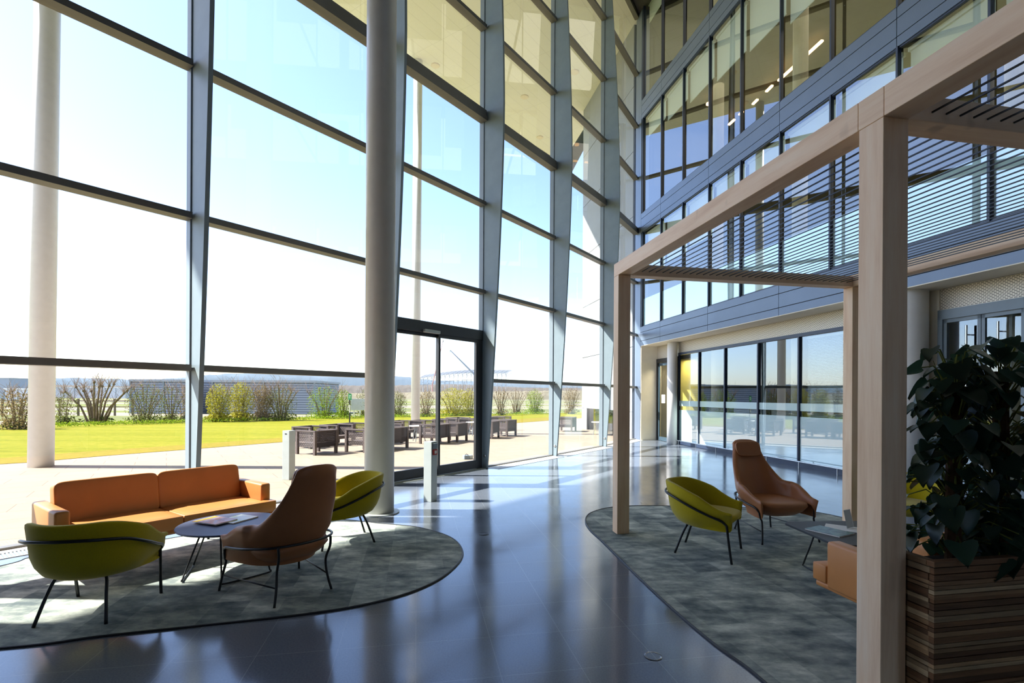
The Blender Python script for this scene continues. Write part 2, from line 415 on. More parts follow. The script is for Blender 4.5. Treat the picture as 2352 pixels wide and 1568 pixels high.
# ------------------------------------------------------------------ curtain wall
H = 15.7
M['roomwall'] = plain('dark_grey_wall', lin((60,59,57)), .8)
WP = [v2(p) for p in [(-13.3,-5.65),(-11.5,-3.2),(-9.72,-.75),(-6.62,3.33),(-6.0,4.15),(-4.13,6.6),(-2.3,9.07),(-.66,11.3),(1.07,13.69),(2.85,16.24),(4.57,19.08)]]
TZ = [1.93, 3.86, 5.79, 7.72, 9.65, 11.58, 13.51]
def inward(w): return Vector((w.y, -w.x))
NW = len(WP)
def wdir(i):
    a = WP[max(i-1,0)]; b = WP[min(i+1,NW-1)]; return (b-a).normalized()
def fin_depth(z): return .16+.41*(1-abs((z-7.85)/7.85)**1.5)
win_no = [0]; trim_no = [0]
for i in range(3, NW-1):
    # the raking fin with its mullion
    w = wdir(i); n = inward(w); p = WP[i]
    trim_no[0] += 1
    r = sroot('trim_%d' % trim_no[0], (p.x, p.y, 0))
    rows = []
    for k in range(33):
        z = H*k/32; d = fin_depth(z)
        rows.append([(w.x*a+n.x*b, w.y*a+n.y*b, z) for a, b in ((-.028,.05),(.028,.05),(.028,d),(-.028,d))])
    fin = MB().grid(rows, True, True).build('fin', M['fin'], r)
    MB().bar((0,0), w, n, -.045, .045, -.07, .045, 0, H).build('mullion', M['frame'], r)
    b = MB()
    ax = Vector((w.x, w.y, 0))
    for sgn in (-1, 1):
        c = Vector((n.x*.115, n.y*.115, .27))+ax*(sgn*.028)
        b.tube([c, c+ax*(sgn*.012), c+ax*(sgn*.016)], [.032,.032,.02], 14)
    b.build('bolt_cap', M['steel'], r)
for i in range(3, NW-1):
    a, b_ = WP[i], WP[i+1]; L = (b_-a).length; w = (b_-a)/L; n = inward(w)
    win_no[0] += 1
    r = sroot('window_%d' % win_no[0], (a.x, a.y, 0))
    door = (i == 6)
    m = MB()
    zs = []
    for k, z in enumerate(TZ):
        if door and k == 0: continue
        if k == 3:
            m.bar((0,0), w, n, .05, L-.05, -.05, .15, 7.59, 7.69); m.bar((0,0), w, n, .05, L-.05, -.05, .13, 7.705, 7.82)
            zs.append((7.59, 7.82))
        else:
            m.bar((0,0), w, n, .05, L-.05, -.05, .13, z-.04, z+.04); zs.append((z-.04, z+.04))
    m.bar((0,0), w, n, .05, L-.05, -.05, .11, H-.12, H)
    if not door: m.bar((0,0), w, n, .05, L-.05, -.05, .06, 0, .03)
    m.build('transom_frame', M['transom'], r)
    g = MB(); lo = 3.02 if door else .03
    for z0, z1 in zs+[(H-.12, H)]:
        g.bar((0,0), w, n, .05, L-.05, .005, .005, lo, z0) if False else g.add([(w.x*u+n.x*.01, w.y*u+n.y*.01, z) for u, z in ((.05,lo),(L-.05,lo),(L-.05,z0),(.05,z0))], [(0,1,2,3)])
        lo = z1
    g.build('glass_pane', M['glass'], r)
    if not door and i > 3:
        # the trench grille along the foot of the glass
        q = thing('floor_grille', '', 'grille', (a.x, a.y, 0), 0, 'trench grilles along the foot of the glass wall')
        q['label'] = ['','','','white slotted floor grille at the foot of the glass, farthest behind the viewer','white slotted floor grille beside the mustard chair in the corner','floor grille behind the tan sofa and the round column','door bay','bright floor grille just beyond the sliding door','bright floor grille between the last two fins seen','bright floor grille in the far corner by the cream wall'][i] or 'white slotted floor grille out along the glass wall, bay %s' % 'abcdefgh'[i]
        e = MB(); e.bar((0,0), w, n, .06, L-.06, .17, .19, -.004, .006); e.bar((0,0), w, n, .06, L-.06, .40, .42, -.004, .006); e.build('grille_edge', M['alu'], q)
        s = MB(); k = int(L/.03)
        for j in range(k):
            u = .08+(L-.16)*j/k; s.bar((0,0), w, n, u, u+.014, .19, .40, -.003, .004)
        s.build('grille_slats', M['white'], q)
        t = MB(); t.bar((0,0), w, n, .06, L-.06, .06, .17, -.004, .006); t.build('sill_strip', M['white'], q)
# sliding door in the bay after the round column
a, b_ = WP[6], WP[7]; L = (b_-a).length; w = (b_-a)/L; n = inward(w)
dr = sroot('door_1', (a.x, a.y, 0))
m = MB(); m.bar((0,0), w, n, .05, L-.05, -.06, .06, 2.80, 3.02); m.bar((0,0), w, n, .05, .16, -.06, .05, 0, 2.8); m.bar((0,0), w, n, L-.21, L-.05, -.06, .05, 0, 2.8)
m.build('door_frame', M['black'], dr, bevel=.006)
for u0, u1, off in ((.16, L*.52, -.03), (L*.49, L-.21, .025)):
    m = MB(); m.bar((0,0), w, n, u0, u1, off-.025, off+.025, .02, .2); m.bar((0,0), w, n, u0, u1, off-.025, off+.025, 2.74, 2.8)
    m.bar((0,0), w, n, u0, u0+.055, off-.025, off+.025, .2, 2.74); m.bar((0,0), w, n, u1-.055, u1, off-.025, off+.025, .2, 2.74)
    lf = m.build('door_leaf', M['black'], dr)
    MB().add([(w.x*u+n.x*off, w.y*u+n.y*off, z) for u, z in ((u0+.055,.2),(u1-.055,.2),(u1-.055,2.74),(u0+.055,2.74))], [(0,1,2,3)]).build('door_glass', M['glass'], lf)
m = MB(); m.bar((0,0), w, n, L*.33, L*.48, .06, .13, 2.80, 2.86); m.build('door_sensor', M['alu'], dr, bevel=.01)
m = MB(); m.bar((0,0), w, n, .05, L-.05, -.1, .16, -.004, .012); m.build('threshold', M['alu'], dr)
# ------------------------------------------------------------------ inner facade frame
O = v2((4.67,18.6)); U = v2((.182,-.983)); V = v2((.983,.182))
def FP(t, v): return O+U*t+V*v
TL = 26.
# floor, terrace, roof
fl = [p for p in WP]+[FP(0,.64), FP(TL,.64), v2((-13.3,-8.5))]
fl = WP[:]+[FP(-.05,.0), FP(-.05,.7), FP(TL,.7), v2((2.,-8.)), v2((-12.,-8.))]
m = MB(); m.prism([tuple(p) for p in fl], -.03, 0.); struct(m.build('floor', M['floor']))
# soffit edge, read where it meets the sky through the glass
E1, E2 = G(700,3,H)+v2((.55,0)), G(1310,392,H)+v2((.15,0))
ed = (E2-E1).normalized()
ES, EE = E1-ed*16., E1+ed*26.
m = MB(); ws = [WP[0]+(WP[0]-WP[1])*2]+WP+[WP[-1]+v2((.6,.11)), WP[-1]+v2((.6,.11))+v2((-.182,.983))*14]
for p, q_ in zip(ws, ws[1:]):
    e = [E1+ed*((x-E1).dot(ed)) for x in (p, q_)]
    m.hexa([(p.x,p.y,H),(q_.x,q_.y,H),(e[1].x,e[1].y,H),(e[0].x,e[0].y,H),(p.x,p.y,H+.6),(q_.x,q_.y,H+.6),(e[1].x,e[1].y,H+.6),(e[0].x,e[0].y,H+.6)])
struct(m.build('ceiling_canopy', M['soffit']))
m = MB(); m.prism([tuple(p+inward(wdir(i))*.02) for i, p in enumerate(WP)]+[tuple(FP(0,8)), tuple(FP(TL,8)), (0.,-9.), (-14.,-9.)], H+.01, H+.6); struct(m.build('ceiling', M['roomwall']))
m = MB()
for px, py in ((1000,150),(1205,222),(1320,165),(1240,315),(1118,92)):
    c = G(px, py, H); m.lathe([(.16,-.03),(.16,.0),(.12,0.)], (c.x, c.y, H), 20)
    m_ = MB().lathe([(.17,-.04),(.19,-.02),(.19,.005)], (c.x, c.y, H), 20)
    tag(m_.build('canopy_downlight', M['cream']), 'small round downlight set in the cream canopy soffit', 'light', 'downlights in the canopy soffit')
# walls behind the viewer
m = MB()
for a, b_ in zip(WP[:3], WP[1:4]):
    w = (b_-a).normalized(); n = inward(w); m.bar(a, w, n, 0, (b_-a).length, -.3, .0, 0, H)
struct(m.build('wall_left', M['roomwall']))
m = MB(); m.box(-14., 8.5, -8.4, -8., 0, H); struct(m.build('wall_back', M['roomwall']))
# spandrel bands
wr = sroot('wall_right')
for lo in (3.43, 7.55, 11.67, 15.79):
    s = MB(); d = MB()
    d.bar(O, U, V, -.04, TL, .03, .62 if lo < 4 else .3, lo+.005, lo+.675)
    cuts = [-.04, 1.49]+[1.49+2.86*k for k in range(1,9)]+[TL]
    for t0, t1 in zip(cuts, cuts[1:]):
        for z0, z1 in ((lo, lo+.165), (lo+.18, lo+.48), (lo+.495, lo+.68)):
            s.bar(O, U, V, t0+.006, t1-.006, 0., .09, z0, z1)
    d.build('spandrel_backing', M['joint'], wr); s.build('spandrel_panel', M['spandrel'], wr)
    if lo < 15:
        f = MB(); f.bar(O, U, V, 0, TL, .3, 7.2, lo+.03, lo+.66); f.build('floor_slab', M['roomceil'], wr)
m = MB(); m.bar(O, U, V, 0, TL, 0.0, .62, 3.415, 3.43); m.build('ledge_soffit', M['cream'], wr)
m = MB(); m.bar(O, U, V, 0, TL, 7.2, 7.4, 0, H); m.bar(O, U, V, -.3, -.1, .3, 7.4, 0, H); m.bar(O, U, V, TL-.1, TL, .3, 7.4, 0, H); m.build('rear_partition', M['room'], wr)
m = MB(); m.bar(O, U, V, 17.4, TL, .05, .25, 4.11, H); m.build('blank_wall', M['spandrel'], wr)
# corner pilaster and the cream return
m = MB(); m.bar(O, U, V, -.52, -.045, .0, .3, 0, H)
trim_no[0] += 1; struct(m.build('trim_%d' % trim_no[0], M['spandrel']))
m = MB(); m.bar(O, U, V, -.12, .0, .02, .8, 0, 3.43); struct(m.build('wall_return', M['cream']))
# upper windows
MODW = 1.43
blind2 = [11.0,10.82,10.62,10.42,10.3,9.98,11.45,11.2,10.9,10.5,10.2,10.2]
blind1 = [5.9,6.1,6.2,6.4,6.6,6.7,6.5,6.7,6.4,6.9,6.0,6.5]
blind3 = [15.1,15.3,15.4,15.0,14.4,14.0,15.2,15.0,14.2,14.8,15.2,15.2]
for fl_, (z0, z1, bl) in enumerate(((4.11,7.55,blind1),(8.23,11.67,blind2),(12.35,15.79,blind3))):
    for k in range(12):
        t0 = .07+MODW*k; t1 = t0+MODW
        win_no[0] += 1
        r = sroot('window_%d' % win_no[0])
        m = MB()
        m.bar(O, U, V, t0-.019, t0+.019, -.008, .07, z0-.005, z1+.005)
        m.bar(O, U, V, t0+.019, t1-.019, .02, .07, z0-.005, z0+.03); m.bar(O, U, V, t0+.019, t1-.019, .02, .07, z1-.03, z1+.005)
        m.build('window_frame', M['mullion'], r)
        g = MB(); P = [FP(t0+.028,.05), FP(t1-.028,.05)]
        g.add([(P[0].x,P[0].y,z0+.03),(P[1].x,P[1].y,z0+.03),(P[1].x,P[1].y,z1-.03),(P[0].x,P[0].y,z1-.03)], [(0,1,2,3)])
        g.build('glass_pane', M['glass_in'], r)
        b = MB(); b.bar(O, U, V, t0+.07, t1-.07, .20, .204, bl[k], z1-.04); b.bar(O, U, V, t0+.07, t1-.07, .192, .212, bl[k]-.03, bl[k]); b.bar(O, U, V, t0+.05, t1-.05, .16, .24, z1-.1, z1-.03)
        b.build('roller_blind', M['blind'], r)
        if fl_ == 0:
            b = MB(); b.bar(O, U, V, t0+.03, t1-.03, .056, .060, z0+.05, z0+1.0); b.build('privacy_film', M['frost'], r)
M['officecol'] = plain('office_column_paint', lin((170,160,130)), .7)
for t, v in ((2.6,1.4),(6.4,1.2),(10.9,1.4)):
    P = FP(t, v); m = MB().lathe([(.17,0),(.17,H)], (P.x, P.y, 0), 24)
    tag(m.build('office_column', M['officecol'], smooth=False), ['round cream column inside the offices near the far corner','round cream column inside the offices behind the middle windows','round cream column inside the offices above the white ground column'][[2.6,6.4,10.9].index(t)], 'column')
# ground floor front, set back under the ledge
RO = FP(0, .62)
gt = [1.59, 2.84, 4.20, 5.65, 7.08, 8.53]
gw = sroot('wall_ground')
m = MB(); m.bar(RO, U, V, 8.58, 10.3, .0, .15, 0, 3.43); m.bar(RO, U, V, 11.62, TL, 0, .15, 0, 3.43); m.build('plaster_panel', M['cream'], gw)
m = MB()
du = lambda co: ((co[0]-RO.x)*U.x+(co[1]-RO.y)*U.y, co[2])
for t0, t1 in ((.0,1.58),(1.58,8.58),(10.3,11.62)):
    m.bar(RO, U, V, t0, t1, .02, .08, 3.06 if t0 else 2.95, 3.415)
m.build('mesh_panel', M['mesh'], gw, uv=du)
for k in range(5):
    t0, t1 = gt[k], gt[k+1]
    win_no[0] += 1; r = sroot('window_%d' % win_no[0])
    m = MB(); m.bar(RO, U, V, t0-.022, t0+.022, -.006, .07, 0., 3.06); m.bar(RO, U, V, t0, t1, -.01, .1, 2.98, 3.06); m.bar(RO, U, V, t0, t1, -.01, .1, 0., .12)
    if k == 4: m.bar(RO, U, V, t1-.03, t1+.05, -.02, .10, 0., 3.06)
    m.build('window_frame', M['mullion'], r)
    q = lambda z0, z1, v: [(RO.x+U.x*t+V.x*v, RO.y+U.y*t+V.y*v, z) for t, z in ((t0+.03,z0),(t1-.03,z0),(t1-.03,z1),(t0+.03,z1))]
    MB().add(q(.12,2.98,.04), [(0,1,2,3)]).build('glass_pane', M['glass_g'], r)
    b = MB(); b.bar(RO, U, V, t0+.03, t1-.03, .030, .036, .12, 1.15); b.bar(RO, U, V, t0+.03, t1-.03, .030, .036, 1.28, 1.455); b.build('privacy_film', M['frost'], r)
    if k == 4:
        b = MB()
        for j in range(60):
            z = 1.0+j*.033; b.hexa([tuple(FP(0,.62)+U*t+V*v)+(z+dz,) for (t, v, dz) in ((t0+.12,.14,0),(t1-.06,.14,0),(t1-.06,.165,.014),(t0+.12,.165,.014),(t0+.12,.14,.003),(t1-.06,.14,.003),(t1-.06,.165,.017),(t0+.12,.165,.017))])
        b.bar(RO, U, V, t0+.1, t1-.05, .13, .18, 2.93, 2.97)
        b.build('venetian_blind', M['blind'], r)
    else:
        b = MB()
        for j in range(6):
            z = 1.12+j*.028; b.bar(RO, U, V, t0+.25+.1*(k % 2), t1-.04, .14, .165, z, z+.012)
        b.build('blind_slats', M['blind'], r)
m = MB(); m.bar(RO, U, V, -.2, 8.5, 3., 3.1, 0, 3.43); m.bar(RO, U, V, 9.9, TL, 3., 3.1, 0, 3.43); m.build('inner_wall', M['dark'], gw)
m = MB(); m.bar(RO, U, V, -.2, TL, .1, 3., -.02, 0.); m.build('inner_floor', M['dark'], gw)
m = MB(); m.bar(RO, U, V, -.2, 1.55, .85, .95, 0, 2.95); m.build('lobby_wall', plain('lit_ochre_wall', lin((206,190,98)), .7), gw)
# end door beside the cream wall
dd = sroot('door_2')
m = MB(); m.bar(RO, U, V, .02, .10, -.02, .1, 0, 2.95); m.bar(RO, U, V, 1.45, 1.55, -.02, .1, 0, 2.95); m.bar(RO, U, V, .02, 1.55, -.02, .1, 2.82, 2.95); m.build('door_frame', M['black'], dd)
m = MB(); m.bar(RO, U, V, .12, .19, .02, .06, .01, 2.8); m.bar(RO, U, V, .12, 1.4, .02, .06, .01, .15); m.bar(RO, U, V, .12, 1.4, .02, .06, 2.7, 2.8); lf = m.build('door_leaf', M['kick'], dd)
P = [RO+U*.19+V*.04, RO+U*1.4+V*.04]
MB().add([(P[0].x,P[0].y,.15),(P[1].x,P[1].y,.15),(P[1].x,P[1].y,2.7),(P[0].x,P[0].y,2.7)], [(0,1,2,3)]).build('door_glass', M['acrylic'], lf)
m = MB(); m.bar(RO, U, V, .34, .60, .030, .034, 1.36, 1.66); m.build('door_notice', M['paper'], lf)
m = MB(); m.bar(RO, U, V, .43, .51, .0275, .0285, 1.43, 1.53); m.bar(RO, U, V, .38, .56, .0275, .0285, 1.59, 1.61); m.build('notice_mark', M['shedblue'], lf)
m = MB(); p = RO+U*1.36+V*-.05; m.tube([(p.x,p.y,.7),(p.x,p.y,1.9)], .014); m.build('door_handle', M['steel'], lf)
# near glazed door with long pull bars
dd = sroot('door_3')
m = MB(); m.bar(RO, U, V, 10.3, 10.38, -.03, .1, 0, 3.06); m.bar(RO, U, V, 11.54, 11.62, -.03, .1, 0, 3.06); m.bar(RO, U, V, 10.3, 11.62, -.03, .1, 2.9, 3.06); m.build('door_frame', M['frame'], dd)
for t0, t1 in ((10.38,10.95),(10.96,11.54)):
    m = MB(); m.bar(RO, U, V, t0, t0+.05, .0, .05, .02, 2.9); m.bar(RO, U, V, t1-.05, t1, .0, .05, .02, 2.9); m.bar(RO, U, V, t0, t1, .0, .05, .02, .15); m.bar(RO, U, V, t0, t1, .0, .05, 2.84, 2.9)
    lf = m.build('door_leaf', M['frame'], dd)
    P = [RO+U*(t0+.05)+V*.02, RO+U*(t1-.05)+V*.02]
    MB().add([(P[0].x,P[0].y,.15),(P[1].x,P[1].y,.15),(P[1].x,P[1].y,2.84),(P[0].x,P[0].y,2.84)], [(0,1,2,3)]).build('door_glass', M['glass_g'], lf)
    t = t1-.16 if t0 < 10.5 else t0+.28
    p = RO+U*t+V*-.07; m = MB(); m.tube([(p.x,p.y,.6),(p.x,p.y,2.75)], .016)
    for z in (.7, 2.6): m.tube([(p.x,p.y,z),(p.x+V.x*.08,p.y+V.y*.08,z)], .01)
    m.build('pull_bar', M['steel'], lf)
# round columns standing under the ledge
P = FP(1.55,.42); m = MB().lathe([(.165,0),(.165,3.43)], (P.x,P.y,0), 40); tag(m.build('ground_column', M['white'], smooth=False), 'slim white round column by the far corner door', 'column')
for p in bpy.data.objects['ground_column'].data.polygons: p.use_smooth = len(p.vertices) == 4
P = FP(10.0,.33); m = MB().lathe([(.29,0),(.29,3.43)], (P.x,P.y,0), 48); o = m.build('ground_column', M['white']); tag(o, 'thick white round column behind the planter beside the glazed doors', 'column')
for p in o.data.polygons: p.use_smooth = len(p.vertices) == 4
# low bumper rail
q = thing('bumper_rail', 'low stainless bumper rail along the foot of the frosted ground-floor windows', 'rail')
m = MB(); e = [RO+U*t+V*-.16 for t in (1.3, 8.6)]; m.tube([(e[0].x,e[0].y,.15),(e[1].x,e[1].y,.15)], .014, 10); m.build('rail_tube', M['steel'], q)
for j in range(7):
    p = RO+U*(1.9+j*1.08)+V*-.16; m = MB(); m.tube([(p.x,p.y,0),(p.x,p.y,.14)], .011, 8); m.build('rail_post', M['steel'], q)
# warm lights in the offices, then added fill lights
for px0, py0, px1, py1 in ((1788,187,1889,95),(1760,212,1774,198),(1729,241,1740,230),(1698,265,1706,258),(1674,288,1687,276)):
    a = G(px0, py0, 11.45); b = G(px1, py1, 11.45); d = (b-a); l = d.length; d = d/l
    m = MB(); m.bar(a, d, inward(d), 0, l, -.04, .04, 11.45, 11.5)
    o = m.build('strip_light', M['warm']); tag(o, '', 'light', 'warm strip lights on the office ceiling')
    o['label'] = {1788:'long warm strip light glowing high behind the upper office windows',1760:'short warm strip light next below the long one',1729:'small warm light third along the office ceiling',1698:'small warm light fourth along the office ceiling',1674:'lowest small warm light of the row on the office ceiling'}[px0]
for fl_, z in enumerate((7.4, 11.5, 15.6)):
    for k in range(4):
        p = FP(2.2+4.2*k, 2.75); La = bpy.data.lights.new('blind_fill_light', 'AREA'); La.shape = 'RECTANGLE'; La.size = 4.1; La.size_y = 4.2; La.energy = 62.; La.color = (1.,.93,.8)  # added area lights without fittings, brighten the roller blinds from behind
        lo_ = bpy.data.objects.new('blind_fill_light', La); C.objects.link(lo_); lo_.location = (p.x, p.y, z); lo_.rotation_euler = (0, 0, math.atan2(U.y, U.x))
La = bpy.data.lights.new('lobby_fill_light', 'AREA'); La.size = .5; La.energy = 25.; La.color = (1.,.88,.66); p = RO+U*.7+V*.45  # added fill without a fitting, lifts the ochre wall behind the end door
lo_ = bpy.data.objects.new('lobby_fill_light', La); C.objects.link(lo_); lo_.location = (p.x, p.y, 2.9)
a = G(1628,240,11.4); m = MB().lathe([(.09,0),(.09,.05)], (a.x,a.y,11.4), 16); tag(m.build('round_light', M['warm']), 'small round warm light behind the upper office windows near the far end', 'light')
a = D(1940,8,13.2); q = thing('pendant_lamp', 'pale cone pendant lamp on a rod high behind the top windows', 'lamp', tuple(a))
MB().lathe([(.02,.0),(.24,.62),(.25,.9),(.2,.95)], (0,0,0), 24).build('lamp_shade', emit('lamp_glow', (1.,.86,.5), .8), q)
MB().tube([(0,0,-.05),(0,0,2.2)], .015).build('lamp_rod', M['steel'], q)
# ------------------------------------------------------------------ structural round column by the sofa
q = thing('column', 'tall pale grey round column standing by the mustard chair and sliding door', 'column', (-1.80,6.97,0))
o = MB().lathe([(.197,0),(.197,H)], (0,0,0), 64).build('shaft', M['column'], q)
for p in o.data.polygons: p.use_smooth = len(p.vertices) == 4
MB().lathe([(.27,0),(.27,.012),(.2,.014)], (0,0,0), 48).build('base_ring', M['alu'], q)
# ------------------------------------------------------------------ pergola
q = thing('pergola', 'pale oak pergola with dark slatted roof over the right-hand seating', 'pergola', (1.22,5.90,0), FA)
ZB, ZT = 3.0, 3.15
yb = [(.0,.144), (-3.41,-3.266), (-6.82,-6.676)]
for y0, y1 in yb[:2]:
    for x0, x1 in ((0,.148), (3.13,3.28)):
        MB().box(x0, x1, y0, y1, .0085, ZB-.002).build('post', M['oak_z'], q, bevel=.003)
for x0, x1 in ((0,.148),(3.13,3.28)):
    cuts = [.144, -3.26, -3.412, -6.82]
    for c1, c0 in zip(cuts, cuts[1:]):
        MB().box(x0, x1, c0+.001, c1-.001, ZB, ZT).build('long_beam', M['oak_y'], q, bevel=.003)
for y0, y1 in yb:
    MB().box(.149, 3.129, y0, y1, ZB+.0, ZT-.02).build('cross_beam', M['oak_x'], q, bevel=.003)
for y0, y1 in ((-3.265,-.001),(-6.675,-3.411)):
    for k in range(34):
        x = .20+.086*k
        MB().box(x, x+.008, y0-.03, y1+.03, ZB+.045, ZB+.053).build('slat', M['tube'], q)
# ------------------------------------------------------------------ carpets
def carpet(name, label, pts):
    P = smooth_path([tuple(p)+(0.,) for p in pts], 8, True)
    c = Vector((sum(p.x for p in P)/len(P), sum(p.y for p in P)/len(P), 0))
    q = thing(name, label, 'carpet', tuple(c))
    L = [(p.x-c.x, p.y-c.y) for p in P]
    MB().prism(L, .0005, .008).build('carpet_pile', M['carpet'], q)
    MB().tube([(a, b, .005) for a, b in L], .009, 8, True).build('edge_trim', M['rim'], q)
    return q
lp = [G(*p) for p in ((0,1490),(230,1463),(470,1437),(700,1412),(850,1387),(960,1355),(1030,1316),(1063,1272),(1035,1235),(960,1212),(870,1203))]
lp += [v2((-2.3,6.55)), v2((-3.0,6.35)), v2((-4.0,5.4)), G(82,1280), G(0,1302), v2((-5.3,3.6)), v2((-4.9,2.9))]
carpet('area_carpet', 'round-ended mottled grey carpet under the tan sofa in the sunlight', lp)
rp = [G(*p) for p in ((1345,1197),(1354,1180),(1390,1168),(1440,1163),(1500,1162),(1580,1164),(1700,1166),(1860,1175))]
rp += [v2((4.6,6.3)), v2((5.2,5.6)), v2((5.2,4.)), v2((5.,1.)), v2((4.,.2)), v2((2.2,.6)), v2((1.55,1.75))]
rp += [G(*p) for p in ((1755,1567),(1640,1480),(1540,1395),(1450,1310),(1385,1245),(1355,1217))]
carpet('area_carpet', 'mottled grey carpet laid under the oak pergola', rp)
CZ = .008
# ------------------------------------------------------------------ seats
def sstep(t): t = max(0., min(1., t)); return t*t*(3-2*t)
def uplan(s, a, b, arm, taper=.06):
    k = .58
    if abs(s) <= k:
        ph = s/k*PI/2; return Vector((a*math.sin(ph), -b*math.cos(ph)))
    u = (abs(s)-k)/(1-k); return Vector((math.copysign(a*(1-taper*u*u), s), arm*u))
def round_ends(rows, r):
    def ends(row, prev):
        c = sum((Vector(p) for p in row), Vector())/len(row); d = Vector((0, 1, 0)); out = []
        for a in (20, 45, 68, 84):
            a = math.radians(a); out.append([tuple(Vector(p).lerp((Vector(p)+Vector(row[len(row)-1-i]))/2, (1-math.cos(a))*.97)+d*r*math.sin(a)-Vector((0,0,.4*r*(1-math.cos(a))*(1 if p[2] > .46 else 0)))) for i, p in enumerate(row)])
        return out
    e0 = ends(rows[0], rows[1])[::-1]; e1 = ends(rows[-1], rows[-2])
    return e0+rows+e1
def tub_chair(label, loc, f):
    q = thing('tub_chair', label, 'armchair', (loc[0], loc[1], CZ), face(f), 'mustard tub chairs')
    rows = []; n = 61
    for i in range(n):
        s = -1+2*i/(n-1); p = uplan(s, .375, .36, .27)
        h = .492+.223*(1-sstep((abs(s)-.22)/.80)); zb = .30
        row = []
        lean = .05*max(0, (1-abs(s)/.6))
        for k, z in ((.66,zb),(.80,zb+.03),(.90,zb+.09),(.955,zb+.16),(1.0,h-.03),(.995,h-.008),(.965,h),(.90,h+.0),(.87,h-.012),(.855,h-.05),(.80,.44),(.78,.36)):
            aw = .75*sstep((abs(s)-.28)/.70); kx = k if k >= .9 and z > .49 else k
            if z > .445 or z < .36 or k > .85: kk = k+(.955-k)*aw if z < h-.05 and k < .95 and not (k in (.87,.855,.80,.78)) else k
            else: kk = k
            row.append((p.x*kk, (p.y*k if p.y < 0 else p.y*(.90+.1*k))-lean*(z-.3)/.4, z))
        rows.append(row)
    MB().grid(round_ends(rows, .028), False, True).build('shell', M['yellow'], q, smooth=True)
    rows = []
    for z, k in ((.295,.2),(.297,.48),(.31,.58),(.345,.72),(.40,.88),(.425,.86),(.44,.72),(.443,.3)):
        rows.append([(.325*k*math.copysign(abs(math.cos(a))**.65, math.cos(a))*(1.0), .01+.36*k*math.copysign(abs(math.sin(a))**.65, math.sin(a)), z) for a in [2*PI*j/36 for j in range(36)]])
    MB().grid(rows, True, True).build('seat_cushion', M['yellow'], q, smooth=True)
    pts = [(-.315,.245,.365),(-.355,.20,.41),(-.375,.08,.455),(-.375,-.08,.52),(-.33,-.23,.58),(-.19,-.36,.605),(0,-.40,.61)]
    pts = pts+[(-x,y,z) for x,y,z in pts[-2::-1]]
    MB().tube(smooth_path(pts, 6), .0115, 8).build('rail', M['tube'], q, smooth=True)
    for sx in (-1, 1):
        MB().tube(smooth_path([(sx*.315,.245,.365),(sx*.312,.25,.33),(sx*.305,.27,.15),(sx*.30,.29,0)], 4), [.0115]*13, 8).build('leg', M['tube'], q, smooth=True)
        MB().tube(smooth_path([(sx*.05,-.13,.297),(sx*.13,-.14,.297),(sx*.165,-.155,.285),(sx*.19,-.20,.18),(sx*.225,-.26,0)], 4), .0115, 8).build('leg', M['tube'], q, smooth=True)
    return q
def chair_pose(rear, front):
    r = (rear[0]+rear[1])/2; f = (front[0]+front[1])/2 if len(front) > 1 else None
    if f is None:
        d = (rear[1]-rear[0]).normalized(); pv = Vector((d.y, -d.x))
        if pv.dot(front[0]-r) < 0: pv = -pv
        f = r+pv*.55
    d = (f-r).normalized(); return r+d*.265, d
c, f = chair_pose([G(83,1442),G(235,1438)], [G(180,1372),G(363,1368)])
tub_chair('mustard tub chair seen from behind at the near end of the tan sofa', c, f)
c, f = chair_pose([G(862,1247),G(838,1223)], [G(745,1268)])
tub_chair('mustard tub chair in front of the round column', c, f)
c, f = chair_pose([G(1549,1271),G(1573,1246)], [G(1676,1298),G(1697,1260)])
tub_chair('mustard tub chair under the pergola, left of the highback chair', c, f)
pc = D(2025,1150,6.0); tub_chair('mustard tub chair half hidden behind the oak post and the planter', (pc.x+.03, 5.75), Vector((-.72,-.7)))
